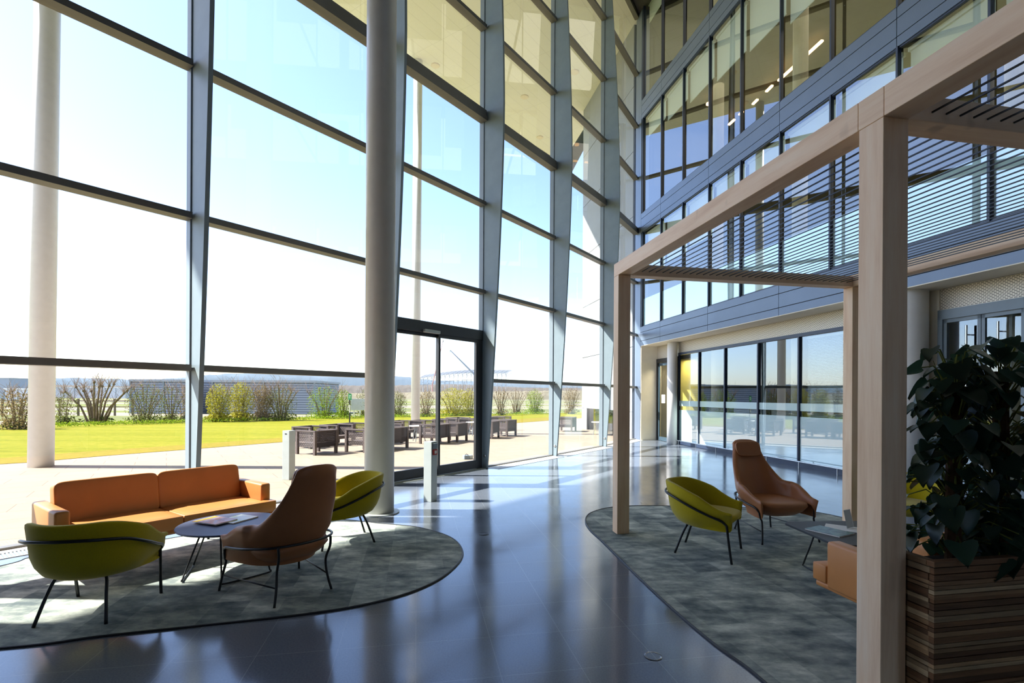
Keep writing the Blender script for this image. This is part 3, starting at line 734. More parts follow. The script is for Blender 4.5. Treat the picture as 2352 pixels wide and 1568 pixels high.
def highback(label, loc, f):
    q = thing('highback_chair', label, 'armchair', (loc[0], loc[1], CZ), face(f), 'brown highback lounge chairs')
    n = 85; rows = []
    def rim(s):
        a = abs(s)
        return 1.06-.035*(a/.27)**3 if a < .27 else (.60+.425*(1-((a-.27)/.17))**1.6 if a < .44 else .60-.135*sstep((a-.44)/.58))
    for i in range(n):
        s = -1+2*i/(n-1); p = uplan(s, .37, .36, .30, .02); h = rim(s)
        zb = .265; row = []
        def out(z, inn=0.):
            k = .68+.32*sstep((z-zb)/.26); k += (.97-k)*.75*sstep((abs(s)-.30)/.68) if k < .97 else 0.
            up = max(0., z-.46)
            x = p.x*k*(1-.30*min(1, up/.5)*(1 if abs(s) < .5 else 0)); y = p.y*k if p.y < 0 else p.y*(.90+.1*k)
            w_ = 1-sstep((abs(s)-.3)/.3)
            y -= up*.34*w_
            # flatten the tall back so it curves gently
            y += w_*.09*min(1, up/.35)*(abs(s)/.27)**2*(-.55)
            if inn:
                d = Vector((x, y+up*.34*w_)); l = max(.05, d.length); x -= x/l*inn; y -= (y+up*.34*w_)/l*inn
            return (x, y, z)
        for t in (0., .06, .16, .3, .5, .72, .9): row.append(out(zb+(h-.03-zb)*t))
        row.append(out(h-.012, .004)); row.append(out(h, .018)); row.append(out(h, .036)); row.append(out(h-.012, .052))
        for t in (.85, .6, .35, .0): row.append(out(.40+(h-.03-.40)*t, .062))
        rows.append(row)
    MB().grid(round_ends(rows, .028), False, True).build('shell', M['brown'], q, smooth=True)
    rows = []
    for z, k in ((.262,.2),(.266,.50),(.28,.62),(.325,.80),(.385,.93),(.42,.90),(.435,.74),(.44,.3)):
        rows.append([(.325*k*math.copysign(abs(math.cos(a))**.6, math.cos(a)), .01+.37*k*math.copysign(abs(math.sin(a))**.6, math.sin(a)), z) for a in [2*PI*j/36 for j in range(36)]])
    MB().grid(rows, True, True).build('seat_cushion', M['brown'], q, smooth=True)
    R = Matrix.Rotation(math.atan(.34), 3, 'X')
    MB().pillow((0,-.437,.95), .163, .021, .095, .5, .3, rot=R).build('headrest', M['brown'], q, smooth=True)
    pts = [(-.335,.27,.33),(-.352,.22,.375),(-.360,.05,.40),(-.345,-.14,.425),(-.235,-.315,.44),(0,-.385,.445)]
    pts = pts+[(-x,y,z) for x,y,z in pts[-2::-1]]
    MB().tube(smooth_path(pts, 6), .010, 8).build('rail', M['tube'], q, smooth=True)
    for sx in (-1, 1):
        MB().tube(smooth_path([(sx*.335,.27,.33),(sx*.325,.28,.27),(sx*.315,.29,.235),(sx*.33,.32,.12),(sx*.345,.34,0)], 4), .010, 8).build('leg', M['tube'], q, smooth=True)
        MB().tube(smooth_path([(sx*.22,-.345,.44),(sx*.215,-.345,.36),(sx*.205,-.30,.25),(sx*.215,-.31,.12),(sx*.24,-.33,0)], 4), .010, 8).build('leg', M['tube'], q, smooth=True)
        MB().tube([(sx*.328,.315,.13),(sx*.215,-.31,.13)], .006, 6).build('stretcher', M['tube'], q, smooth=True)
    MB().box(-.235,-.233,-.262,-.240,.56,.585) if False else None
    return q
def hb_pose(r0, r1, front):
    r = (r0+r1)/2; d = (r1-r0).normalized(); pv = Vector((d.y, -d.x))
    if pv.dot(front-r) < 0: pv = -pv
    return r+pv*.33, pv
c, f = hb_pose(G(630,1398), G(761,1354), G(517,1365))
highback('brown leather highback chair with its back to the viewer at the round table', c, f)
c, f = hb_pose(G(1690,1215), G(1768,1212), G(1740,1249))
highback('brown leather highback chair facing the viewer under the pergola', c, f)
def sofa(label, loc, f, name='leather_sofa'):
    q = thing(name, label, 'sofa', (loc[0], loc[1], CZ), face(f), 'tan leather two-seat sofas')
    w, d = 1.81, .84; ta = .105; rc = .12
    y1 = d/2; y0 = -d/2
    for sx in (-1, 1):
        xa, xb = sorted((sx*(w/2), sx*(w/2-ta)))
        MB().box(xa, xb, y0, y1-rc, .30, .62).build('arm', M['tan'], q, smooth=True, bevel=.02)
    MB().box(-w/2+ta+.002, w/2-ta-.002, y0, y0+.12, .30, .60).build('back_panel', M['tan'], q, smooth=True, bevel=.025)
    MB().box(-w/2+.01, w/2-.01, y0+.01, y1-.015, .285, .325).build('base', M['tan'], q, smooth=True, bevel=.012)
    wi = (w-2*ta)/2
    for sx in (-1, 1):
        # seat cushion: full width in front of the arm, narrower between the arms, gently crowned
        nx, ny = 22, 16; rows = []
        prof = [(0.,.33),(.0,.345),(.0,.40),(.012,.428),(.045,.447),(.12,.456),(.3,.462),(.5,.463)]
        P = [(0,y1),(w/2,y1),(w/2,y1-rc+.002),(w/2-ta-.003,y1-rc+.002),(w/2-ta-.003,y0+.13),(0,y0+.13)]
        P = [(sx*(x-.0 if x else .003), y) for x, y in P]
        m = MB(); m.prism(P if sx > 0 else P[::-1], .327, .445); m.pillow((sx*(wi/2), .09, .425), wi/2-.015, .30, .032, .5, .2, 40, 14); m.build('seat_cushion', M['tan'], q, smooth=True, bevel=.032)
        R = Matrix.Rotation(math.radians(11), 3, 'X')
        MB().pillow((sx*wi/2, y0+.185, .60), wi/2+.004, .072, .195, .20, .15, 48, 24, R).build('back_cushion', M['tan'], q, smooth=True)
        for sy in (-1, 1):
            MB().tube([(sx*(w/2-.42), sy*(d/2-.2), .29),(sx*(w/2-.40), sy*(d/2-.17), 0)], .013, 8).build('leg', M['tube'], q, smooth=True)
    return q
fd = Vector((.81,-.588)).normalized(); lat = Vector((.588,.81)).normalized()
fr = (v2((-3.60,4.07))+v2((-2.55,5.55)))/2
sofa('tan leather sofa against the glass wall, facing the round table', fr-fd*.42, fd)
sofa('tan leather sofa behind the oak post, only its arm and seat corner showing', v2((2.135,3.47))+v2((.983,.182))*.905-v2((-.182,.983))*.30, v2((-.182,.983)))
# ------------------------------------------------------------------ tables
ct = v2((-2.53,4.62)); q = thing('coffee_table', 'round grey-topped coffee table on black wire sled legs by the tan sofa', 'table', (ct.x, ct.y, CZ))
o = MB().lathe([(.02,.405),(.40,.405),(.425,.412),(.43,.42),(.425,.428),(.02,.428)], (0,0,0), 72).build('tabletop', M['tabletop'], q)
for k in range(3):
    a = math.radians(200+120*k); d = Vector((math.cos(a), math.sin(a), 0)); t = Vector((-d.y, d.x, 0))
    pts = [d*.2+t*.16+Vector((0,0,.405)), d*.33+t*.20+Vector((0,0,.03)), d*.335+t*.18+Vector((0,0,.010)), d*.335-t*.18+Vector((0,0,.010)), d*.33-t*.2+Vector((0,0,.03)), d*.2-t*.16+Vector((0,0,.405))]
    P = [pts[0], pts[0].lerp(pts[1],.5)]+smooth_path(pts[1:5], 4)+[pts[4].lerp(pts[5],.5), pts[5]]
    MB().tube(P, .0075, 8).build('leg', M['tube'], q, smooth=True)
def mag(name, label, loc, rz, w, h, cover, band=None, th=.009):
    q = thing(name, label, 'magazine', loc, rz)
    MB().box(-w/2,w/2,-h/2,h/2,0,th).build('pages', M['paper'], q)
    cv = MB().box(-w/2-.002,w/2+.002,-h/2-.002,h/2+.002,th,th+.0012).build('cover', cover, q)
    if band: MB().box(-w/2,w/2,h/2-.055,h/2-.012,th+.0012,th+.0018).build('cover_band', band, cv)
    return q
z = CZ+.4285
p = G(545,1193,z); mag('magazine', 'pale green magazine under the other one on the round table', (p.x,p.y,z), -.35, .21, .28, M['cover_b'])
p = G(494,1199,z); mag('magazine', 'magazine with a pink photo and yellow band on the round table', (p.x,p.y,z+.0105), 1.2, .22, .29, M['cover_a'], M['ybar'])
# square table under the pergola
cs = [G(1812,1205,.41), G(1901,1243,.41)]
q = thing('coffee_table', 'charcoal square coffee table on black wire legs under the pergola', 'table', (0,0,CZ))
A = cs[0]; B = cs[1]; e = (B-A); side = .84
ex = e.normalized(); ey = Vector((-ex.y, ex.x))
if ey.x < 0: ey = -ey
mid = A+ex*(e.length/2)+ey*side/2
w2 = max(e.length, .78)/2
poly = [mid+ex*a+ey*b for a, b in ((-w2,-side/2+.06),(-w2+.06,-side/2),(w2-.06,-side/2),(w2,-side/2+.06),(w2,side/2-.06),(w2-.06,side/2),(-w2+.06,side/2),(-w2,side/2-.06))]
MB().prism([tuple(p) for p in poly], .385, .405).build('tabletop', M['tablegrey'], q, bevel=.003)
for s1 in (-1, 1):
    P0 = mid+ey*(s1*(side/2-.16))
    pts = [P0+ex*-.12, P0+ex*-(w2-.08), P0+ex*(w2-.08), P0+ex*.12]
    zz = [.385, .012, .012, .385]
    path = [Vector((p.x,p.y,h)) for p, h in zip(pts, zz)]
    MB().tube([path[0], path[0].lerp(path[1],.93), path[1], path[1].lerp(path[2],.06), path[1].lerp(path[2],.94), path[2], path[2].lerp(path[3],.07), path[3]], .0075, 8).build('leg', M['tube'], q, smooth=True)
z = CZ+.4055
p = G(1905,1221,z); mag('magazine', 'teal-covered magazine lying on the square table under the pergola', (p.x,p.y,z), .5, .23, .30, M['cover_c'])
p = G(1935,1215,z); 
mag('brochure', 'white brochure tucked behind the teal magazine on the square table', (p.x+.02,p.y+.02,z), .95, .21, .28, M['paper'], None, .004)['category'] = 'brochure'
p = G(1953,1214,z); q = thing('sign_holder', 'clear acrylic menu stand on the square table beside the oak post', 'stand', (p.x,p.y,z), .5)
MB().box(-.06,.06,-.045,.045,0,.004).build('foot', M['acrylic'], q)
MB().hexa([(-.055,-.004,.004),(.055,-.004,.004),(.055,.0,.004),(-.055,.0,.004),(-.055,.03,.17),(.055,.03,.17),(.055,.034,.17),(-.055,.034,.17)]).build('panel', M['acrylic'], q)
MB().hexa([(-.05,-.001,.01),(.05,-.001,.01),(.05,.0,.01),(-.05,.0,.01),(-.05,.03,.165),(.05,.03,.165),(.05,.031,.165),(-.05,.031,.165)]).build('card', plain('grey_card', lin((120,124,124)), .5), q)
# ------------------------------------------------------------------ bollard, floor ring
p = G(985,1152); rz = math.atan2(.81,.588)-PI/2
q = thing('access_post', 'square grey access post by the sliding door with a red call point', 'post', (p.x+.01,p.y+.07,0), math.radians(-28))
MB().box(-.072,.072,-.072,.072,0,.90).build('post_body', M['alu'], q, bevel=.004)
MB().box(.073,.10,-.05,.05,.80,.875).build('card_reader', M['frame'], q, bevel=.006)
cp = MB().box(.073,.098,-.05,.045,.70,.785).build('call_point', M['red'], q, bevel=.005)
MB().box(.0981,.100,-.03,.025,.72,.765).build('call_button', M['paper'], cp)
p = G(663,1098); q = thing('access_post', 'square grey access post standing outside on the terrace behind the sofa', 'post', (p.x,p.y,-.02), math.radians(-18))
MB().box(-.08,.08,-.08,.08,0,.93).build('post_body', M['alu'], q, bevel=.004)
MB().box(-.02,.02,-.083,-.081,.86,.88).build('lock_plate', M['black'], q)
p = G(1111,1226); q = thing('floor_socket', 'small round metal socket lid set in the stone floor between the carpets', 'socket', (p.x,p.y,0))
MB().lathe([(.0,.0),(.052,.0),(.056,.001),(.056,.003),(.05,.0035),(.0,.002)][1:], (0,0,0), 32).build('lid', M['floor'], q)
MB().tube([(.055*math.cos(2*PI*k/32), .055*math.sin(2*PI*k/32), .002) for k in range(32)], .004, 6, True).build('rim_ring', M['rim'], q)
p = G(1500,1507); MB_ = MB().lathe([(.05,0),(.054,.003),(.046,.0045),(.042,.003)], (p.x,p.y,0), 28); tag(MB_.build('floor_disc', M['floor']), 'flat round floor disc in the dark stone near the front edge', 'socket')
p = G(1440,1172)
# ------------------------------------------------------------------ planter with climbing plants
pb = v2((2.036,2.466)); pu = v2((.983,.182)); pv = v2((-.182,.983)); PW, PD, PH = 1.3, .22, .82
q = thing('planter_box', 'tall planter box clad in stacked two-tone wood battens beside the oak post', 'planter', (pb.x,pb.y,0), FA)
m = MB(); z = .01; rr = random.Random(3)
while z < PH-.03:
    h = rr.choice((.02,.026,.032,.022,.03)); j = rr.uniform(-.004,.006)
    m.box(-.012-j, PW, -.012-j, .012, z, z+h-.003)
    j2 = rr.uniform(-.004,.006)
    m.box(-.012-j2, .012, .0125, PD, z, z+h-.003)
    z += h
m.build('batten_cladding', M['batten'], q)
MB().box(.0125, PW, .0125, PD, 0, PH-.06).build('inner_box', M['soil'], q)
m = MB(); m.box(-.02, PW, -.02, .02, PH-.03, PH-.004); m.box(-.02, .022, .0205, PD+.01, PH-.03, PH-.004); m.build('top_trim', M['batten'], q, bevel=.002)
def heart(m, base, d, up, sz):
    """a folded heart-shaped leaf hanging from base along d"""
    d = d.normalized(); s = d.cross(up); s.normalize(); nn = s.cross(d).normalized()
    prof = [(0.0,-.06,.16),(.10,-.12,.34),(.28,-.05,.47),(.48,.12,.46),(.68,.34,.36),(.86,.6,.2),(1.0,.86,.0)]
    pts = []
    for sgn in (-1, 1):
        pass
    L = [base+d*(sz*t2)+s*(sz*hw*-1)+nn*(sz*hw*.2) for _, t2, hw in prof]
    R = [base+d*(sz*t2)+s*(sz*hw)+nn*(sz*hw*.2) for _, t2, hw in prof]
    Mi = [base+d*(sz*t) - nn*(sz*.12*t*t) for t in (0,.06,.2,.36,.55,.75,.88)]
    vs = []
    for a, b, c in zip(L, Mi, R): vs += [a, b, c]
    fs = []
    for i in range(6):
        fs.append((i*3, i*3+1, i*3+4, i*3+3)); fs.append((i*3+1, i*3+2, i*3+5, i*3+4))
    m.add(vs, fs)
def climber(label, cx, cy, top, seed, n=80, spread=.2):
    rr = random.Random(seed)
    q = thing('climbing_plant', label, 'plant', (cx, cy, PH-.06), 0, 'heart-leaved plants in the batten planter')
    h = top-PH
    MB().tube([(0,0,0),(0.004,0,h*.5),(0,.005,h)], .035, 10).build('moss_pole', M['moss'], q)
    m = MB(); st = MB()
    for k in range(n):
        z = rr.uniform(-.02, h+.10); a = rr.uniform(0, 2*PI); r0 = rr.uniform(.3,1.)*spread*(1 if z < h*.8 else .75)
        if z < .25: r0 *= 1.25
        p0 = Vector((.03*math.cos(a), .03*math.sin(a), z*.98)); p1 = Vector((r0*math.cos(a), r0*math.sin(a)*.85, z+rr.uniform(.0,.10)))
        mid = (p0+p1)/2+Vector((0,0,.05)); st.tube([p0, mid, p1], .0035, 5)
        d = Vector((math.cos(a)*rr.uniform(.1,.9), math.sin(a)*rr.uniform(.1,.9)-.1, rr.uniform(-1.,-.15)))
        out = Vector((math.cos(a)+rr.uniform(-.4,.4), math.sin(a)+rr.uniform(-.4,.4), .5))
        heart(m, p1, d, out, rr.uniform(.075,.15))
    for k in range(5):
        a = rr.uniform(0, 2*PI); p0 = Vector((0,0,h*rr.uniform(.6,1))); p1 = Vector((.16*math.cos(a),.12*math.sin(a),h+rr.uniform(.02,.16)))
        st.tube([p0, (p0+p1)/2+Vector((.02,0,.05)), p1], [.004,.003,.001], 5)
    m.build('foliage', M['philo'], q, smooth=True); st.build('stem', M['leaf_o'], q)
    return q
def pl(x, y): return pb+pu*x+pv*y
a = pl(.26,.12); climber('heart-leaved climbing plant nearest the oak post, on its own moss pole', a.x, a.y, 1.74, 11, 150, .21)
a = pl(.56,.12); climber('taller heart-leaved climbing plant at the right edge of the planter', a.x, a.y, 1.80, 23, 180, .24)
# ------------------------------------------------------------------ outside ground
m = MB(); m.add([(-420,-60,-.06),(420,-60,-.06),(420,900,-.06),(-420,900,-.06)], [(0,1,2,3)]); struct(m.build('ground_field', M['field']))
m = MB(); m.prism([(-60,-30),(40,-30),(60,90),(-60,90)], -.05, -.02)
# paving up to the lawn edge
edge = [G(0,1066,-.02), G(67,1062,-.02), G(250,1046,-.02), G(434,1032,-.02), G(650,1015,-.02), G(900,993,-.02), G(1189,971,-.02), G(1255,966,-.02)]
d0 = (edge[1]-edge[0]).normalized(); dn = (edge[-1]-edge[-2]).normalized()
edge = [edge[0]-d0*25]+edge+[edge[-1]+dn*25, edge[-1]+dn*25+v2((25,-5))]
m = MB(); P = [tuple(p) for p in edge]+[(60.,-30.),(-45.,-30.)]
m.prism(P, -.05, -.02); struct(m.build('ground_terrace', M['terrace']))
far = [G(0,986,-.01), G(250,978,-.01), G(434,972,-.01), G(650,966,-.01), G(830,961,-.01), G(1000,957,-.01), G(1160,954,-.01), G(1255,951,-.01)]
df = (far[-1]-far[-2]).normalized()
far = [far[0]-(far[1]-far[0]).normalized()*25]+far+[far[-1]+df*30]
n0 = (far[0]-edge[0]).normalized()
m = MB(); P = [tuple(p) for p in edge[:-1]]+[tuple(p+(p-edge[4]).normalized()*5) for p in far[::-1]]
m.prism(P, -.055, -.012); struct(m.build('ground_lawn', M['lawn']))
# dry strip along the paving
m = MB(); a = edge[:-1]; off = [a[i]+Vector((-(a[min(i+1,len(a)-1)]-a[max(i-1,0)]).normalized().y, (a[min(i+1,len(a)-1)]-a[max(i-1,0)]).normalized().x))*(1.5 if i < 7 else 2.6) for i in range(len(a))]
for i in range(len(a)-1):
    m.add([(a[i].x,a[i].y,-.0115),(a[i+1].x,a[i+1].y,-.0115),(off[i+1].x,off[i+1].y,-.0105),(off[i].x,off[i].y,-.0105)], [(0,1,2,3)])
struct(m.build('ground_verge', M['verge']))
# hills and tree belts
def ridge(name, dist, h0, h1, mat, x0, x1, seed, step, rough):
    rr = random.Random(seed); m = MB(); rows = []; n = int((x1-x0)/step); ph = [rr.uniform(0,6) for _ in range(5)]
    for k in range(n+1):
        x = x0+step*k; t = (x-x0)/(x1-x0)
        z = h0+(h1-h0)*(.5+.22*math.sin(t*9+ph[0])+.16*math.sin(t*21+ph[1])+.08*math.sin(t*55+ph[2]))+rr.uniform(-rough,rough)
        y = dist+dist*.05*math.sin(t*4+ph[3])
        rows.append([(x,y,-1),(x,y+dist*.02,z*.75),(x,y+dist*.05,z),(x,y+dist*.12,z*.5),(x,y+dist*.14,-1)])
    m.grid(rows); o = m.build(name, mat, smooth=True); return o
struct(ridge('hills', 900, 17, 46, M['hill'], -1500, 900, 5, 10, .8))
o = ridge('treeline', 330, 4.5, 9.5, M['trees_far'], -520, 300, 9, 1.2, .18); tag(o, 'band of bare brown woodland along the far edge of the field', 'trees', kind='stuff')
o = ridge('treeline', 210, 1.8, 4., plain('far_scrub', lin((122,116,98)), 1., 0, 0, .2, .3), -330, 200, 4, .9, .12); tag(o, 'low band of pale scrub beyond the field, before the woodland', 'scrub', kind='stuff')
# canopy poles
for px, py, lab in ((94,1071,'thick cream canopy pole on the terrace, left of the tan sofa'),(None,None,'cream canopy pole seen through the sliding door')):
    if px:
        p = G(px, py, -.02); R0 = .225
    else:
        t = D(956,140,1.); s = (H-EYE)/(t.z-EYE); p = v2((t.x*s+.05, s)); R0 = .185
    o = MB().lathe([(R0,0),(R0,H+.02)], (0,0,0), 40)
    ob = o.build('canopy_pole', M['pole']); ob.location = (p.x, p.y, -.02); ob.rotation_euler = (0, .009 if px else .002, 0); tag(ob, lab, 'pole')
    for f_ in ob.data.polygons: f_.use_smooth = len(f_.vertices) == 4
# wing of the building beyond the corner
wo = WP[-1]+v2((.983,.182))*.05; wu = v2((-.182,.983)); wv = v2((.983,.182)); WL = 6.3
wg = sroot('wall_wing')
m = MB(); m.bar(wo, wu, wv, .35, WL, .05, 5, 1.0, H); m.bar(wo, wu, wv, 5.6, WL, .05, 5, -.03, 1.0); m.bar(wo, wu, wv, .35, 1.2, .05, 5, -.03, 1.0); m.bar(wo, wu, wv, 1.2, 5.6, .9, 5, -.03, 1.0); m.build('concrete_core', M['joint'], wg)
m = MB()
for j in range(6):
    z0 = 1.0+j*2.47; 
    for t0, t1 in ((.35,3.2),(3.21,WL)): m.bar(wo, wu, wv, t0, t1+(0 if t1 < WL else .0), .0, .06, z0+.012, min(z0+2.47-.012, H-.002))
m.bar(wo, wu, wv, 5.62, WL, .0, .06, -.02, 1.0); m.bar(wo, wu, wv, .35, 1.18, 0, .06, -.02, 1.0)
m.bar(wo, wu, wv, WL, WL+.06, .0, 5, -.02, H-.002)
m.build('concrete_panels', M['panel'], wg)
win_no[0] += 1; r = sroot('window_%d' % win_no[0]); m = MB()
for t in (1.2, 2.6, 4.1, 5.55): m.bar(wo, wu, wv, t, t+.06, .14, .2, -.02, 1.0)
m.build('window_frame', M['black'], r)
MB().add([tuple(wo+wu*t+wv*.17)+(z,) for t, z in ((1.2,-.02),(5.6,-.02),(5.6,1.0),(1.2,1.0))], [(0,1,2,3)]).build('glass_pane', M['glass_g'], r)
# ------------------------------------------------------------------ terrace armchairs and tables
def m_wb():
    m = M['weave'].copy(); m.name = 'dark_woven_back'
    for n in m.node_tree.nodes:
        if n.type == 'BSDF_PRINCIPLED': n.inputs['Base Color'].default_value = rgba(lin((66,58,58)))
        if n.type == 'TEX_BRICK': n.inputs['Mortar Size'].default_value = .0025
    return m
M['weave_back'] = m_wb()
def patio_proto():
    q = thing('patio_armchair', '', 'armchair', (0,0,-.02), 0, 'woven dark wood armchairs on the terrace')
    w, d, h, s = .80, .74, .64, .07
    for sx in (-1, 1):
        for sy in (-1, 1):
            MB().box(*sorted((sx*w/2, sx*(w/2-s))), *sorted((sy*d/2, sy*(d/2-s))), 0, h-.02).build('leg', M['teak'], q)
        MB().box(*sorted((sx*(w/2+.005), sx*(w/2-s-.005))), -d/2, d/2, h-.02, h+.01).build('arm_rail', M['teak'], q)
        x = sx*(w/2-s/2); m = MB()
        m.add([(x,-d/2+s,.2),(x,d/2-s,.2),(x,d/2-s,h-.02),(x,-d/2+s,h-.02)], [(0,1,2,3)])
        o = m.build('side_panel', M['weave'], q, uv=lambda c: (c.y, c.z))
        so = o.modifiers.new('Solid', 'SOLIDIFY'); so.thickness = .018; so.offset = 0
    MB().box(-w/2+s+.006, w/2-s-.006, -d/2, -d/2+s, h-.02, h+.01).build('back_rail', M['teak'], q)
    m = MB(); m.add([(-w/2+s,-d/2+s/2,.2),(w/2-s,-d/2+s/2,.2),(w/2-s,-d/2+s/2,h-.02),(-w/2+s,-d/2+s/2,h-.02)], [(0,1,2,3)])
    o = m.build('back_panel', M['weave_back'], q, uv=lambda c: (c.x, c.z)); so = o.modifiers.new('Solid', 'SOLIDIFY'); so.thickness = .03; so.offset = 0
    MB().box(-w/2+s, w/2-s, -d/2+s, d/2-.02, .2, .30).build('seat', M['teak'], q)
    return q
# front row: near corner and right-hand corner pixels of the back panel; back rows face the other way
pat = []
def place_front(n, r):
    a, b = G(*n, -.02), G(*r, -.02); e = (b-a).normalized(); bk = Vector((-e.y, e.x))
    if bk.y < 0: bk = -bk
    return a+e*.40+bk*.37, bk
fr_ = [((723,1046),(770,1040),'dark woven armchair on the terrace nearest the outdoor grey post'),
       ((838,1040),(880,1034),'dark woven armchair on the terrace half hidden by the round column'),
       ((902,1034),(940,1028),'dark woven armchair just right of the round column, seen from its back'),
       ((1007,1021),(1036,1016),'dark woven armchair behind the middle stile of the sliding door'),
       ((1051,1016),(1078,1011),'dark woven armchair at the right edge of the sliding door glass'),
       ((1131,1008),(1153,1003),'dark woven armchair just right of the raking fin by the door'),
       ((1165,1003),(1186,1000),'rightmost dark woven armchair of the terrace group')]
proto = patio_proto(); first = True
for n, r, lab in fr_:
    p, d = place_front(n, r)
    if first: proto.location = (p.x, p.y, -.02); proto.rotation_euler = (0,0,face(d)); proto['label'] = lab; first = False
    else: dup(proto, 'patio_armchair', lab, (p.x, p.y, -.02), face(d))
    pat.append((p, d))
bk_ = [((714,1027),'dark woven armchair behind the one nearest the outdoor grey post'),
       ((774,1020),'dark woven armchair of the rear row, left of the round column'),
       ((812,1015),'dark woven armchair of the rear row, touching the round column'),
       ((888,1018),'dark woven armchair of the rear row, seen left of the second canopy pole'),
       ((922,1005),'dark woven armchair of the rear row in front of the second canopy pole'),
       ((970,1003),'dark woven armchair of the rear row by the small white table'),
       ((1022,998),'dark woven armchair of the rear row, right of the door stile'),
       ((1052,992),'dark woven armchair of the rear row, second from the door edge'),
       ((1080,996),'dark woven armchair of the rear row beside the door frame'),
       ((1150,988),'dark woven armchair of the rear row, right of the raking fin')]
for px, lab in bk_:
    p = G(*px, -.02); d = pat[2][1]; d = Vector((-d.x, -d.y)); d = Vector((d.x*.95+.3*d.y, d.y*.95-.3*d.x)).normalized() if px[0] in (1052,) else d
    dup(proto, 'patio_armchair', lab, (p.x, p.y, -.02), face(d))
def stool_table(label, p):
    q = thing('patio_table', label, 'table', (p.x,p.y,-.02), 0, 'small round tables on the terrace')
    MB().lathe([(.3,.52),(.31,.53),(.31,.545),(.3,.55)], (0,0,0), 32).build('tabletop', M['white'], q)
    for k in range(3):
        a = 2*PI*k/3+.4; MB().tube([(.14*math.cos(a),.14*math.sin(a),.525),(.26*math.cos(a),.26*math.sin(a),0)], .014, 8).build('leg', M['frame'], q)
stool_table('small white round table among the armchairs, seen left of the door stile', G(960,1013,-.02))
stool_table('small white round table among the armchairs at the door frame', G(1088,1000,-.02))
p = G(1306,990,-.02); dup(proto, 'patio_armchair', 'lone dark armchair on the terrace beside the concrete wing', (p.x-.1, p.y, -.02), 1.2)
p = G(1352,995,-.02); 
stool_table('small white round table in front of the wing window', wo+wu*2.3+wv*-.6)
# small lamp on the paving
p = G(1073,1054,-.02); q = thing('ground_lamp', 'small grey ground spotlight on the paving outside the door', 'lamp', (p.x,p.y,-.02), .4)
MB().box(-.10,.04,-.08,.08,0,.10).build('lamp_body', M['frame'], q, bevel=.012); MB().lathe([(.06,0),(.075,.05),(.07,.1)], (.08,0,.0), 20).build('lamp_hood', M['alu'], q)
MB().tube([(-.06,0,.1),(-.02,0,.13),(.03,0,.1)], .008, 6).build('lamp_bracket', M['black'], q)
# post sign by the lawn and the white board behind it
p = G(803,973,-.012); q = thing('post_sign', 'green square sign on a dark post at the far lawn edge', 'sign', (p.x,p.y,-.012))
s = p.y/F
MB().tube([(0,0,0),(0,0,70*s)], 1.5*s, 10).build('post', M['black'], q)
sp = MB().box(-3*s,5*s,-2*s,-1.6*s,55*s,69*s).build('sign_plate', M['green_sign'], q)
m = MB()
for sx, sz in ((-1,-1),(1,-1),(-1,1),(1,1)):
    cx, cz = 1*s+sx*1.9*s, 62*s+sz*3.6*s; tx, tz = 1*s+sx*.5*s, 62*s+sz*1.2*s
    m.tube([(cx,-2.02*s,cz),(tx,-2.02*s,tz)], [.2*s,.75*s], 6)
m.build('arrow_marks', M['white'], sp)
MB().box(-1.2*s,1.2*s,-1.9*s,-1.55*s,26*s,44*s).build('notice', M['white'], q)
p = G(835,957,-.012); q = thing('notice_board', 'wide pale board on legs behind the round column at the hedge', 'board', (p.x,p.y,-.03)); s = p.y/F
MB().box(-29*s,29*s,-.05,.05,16*s,42*s).build('board_panel', M['hay'], q)
for sx in (-22,-8,22): MB().box(sx*s-.05,sx*s+.05,-.05,.05,0,16*s).build('board_leg', M['white'], q)
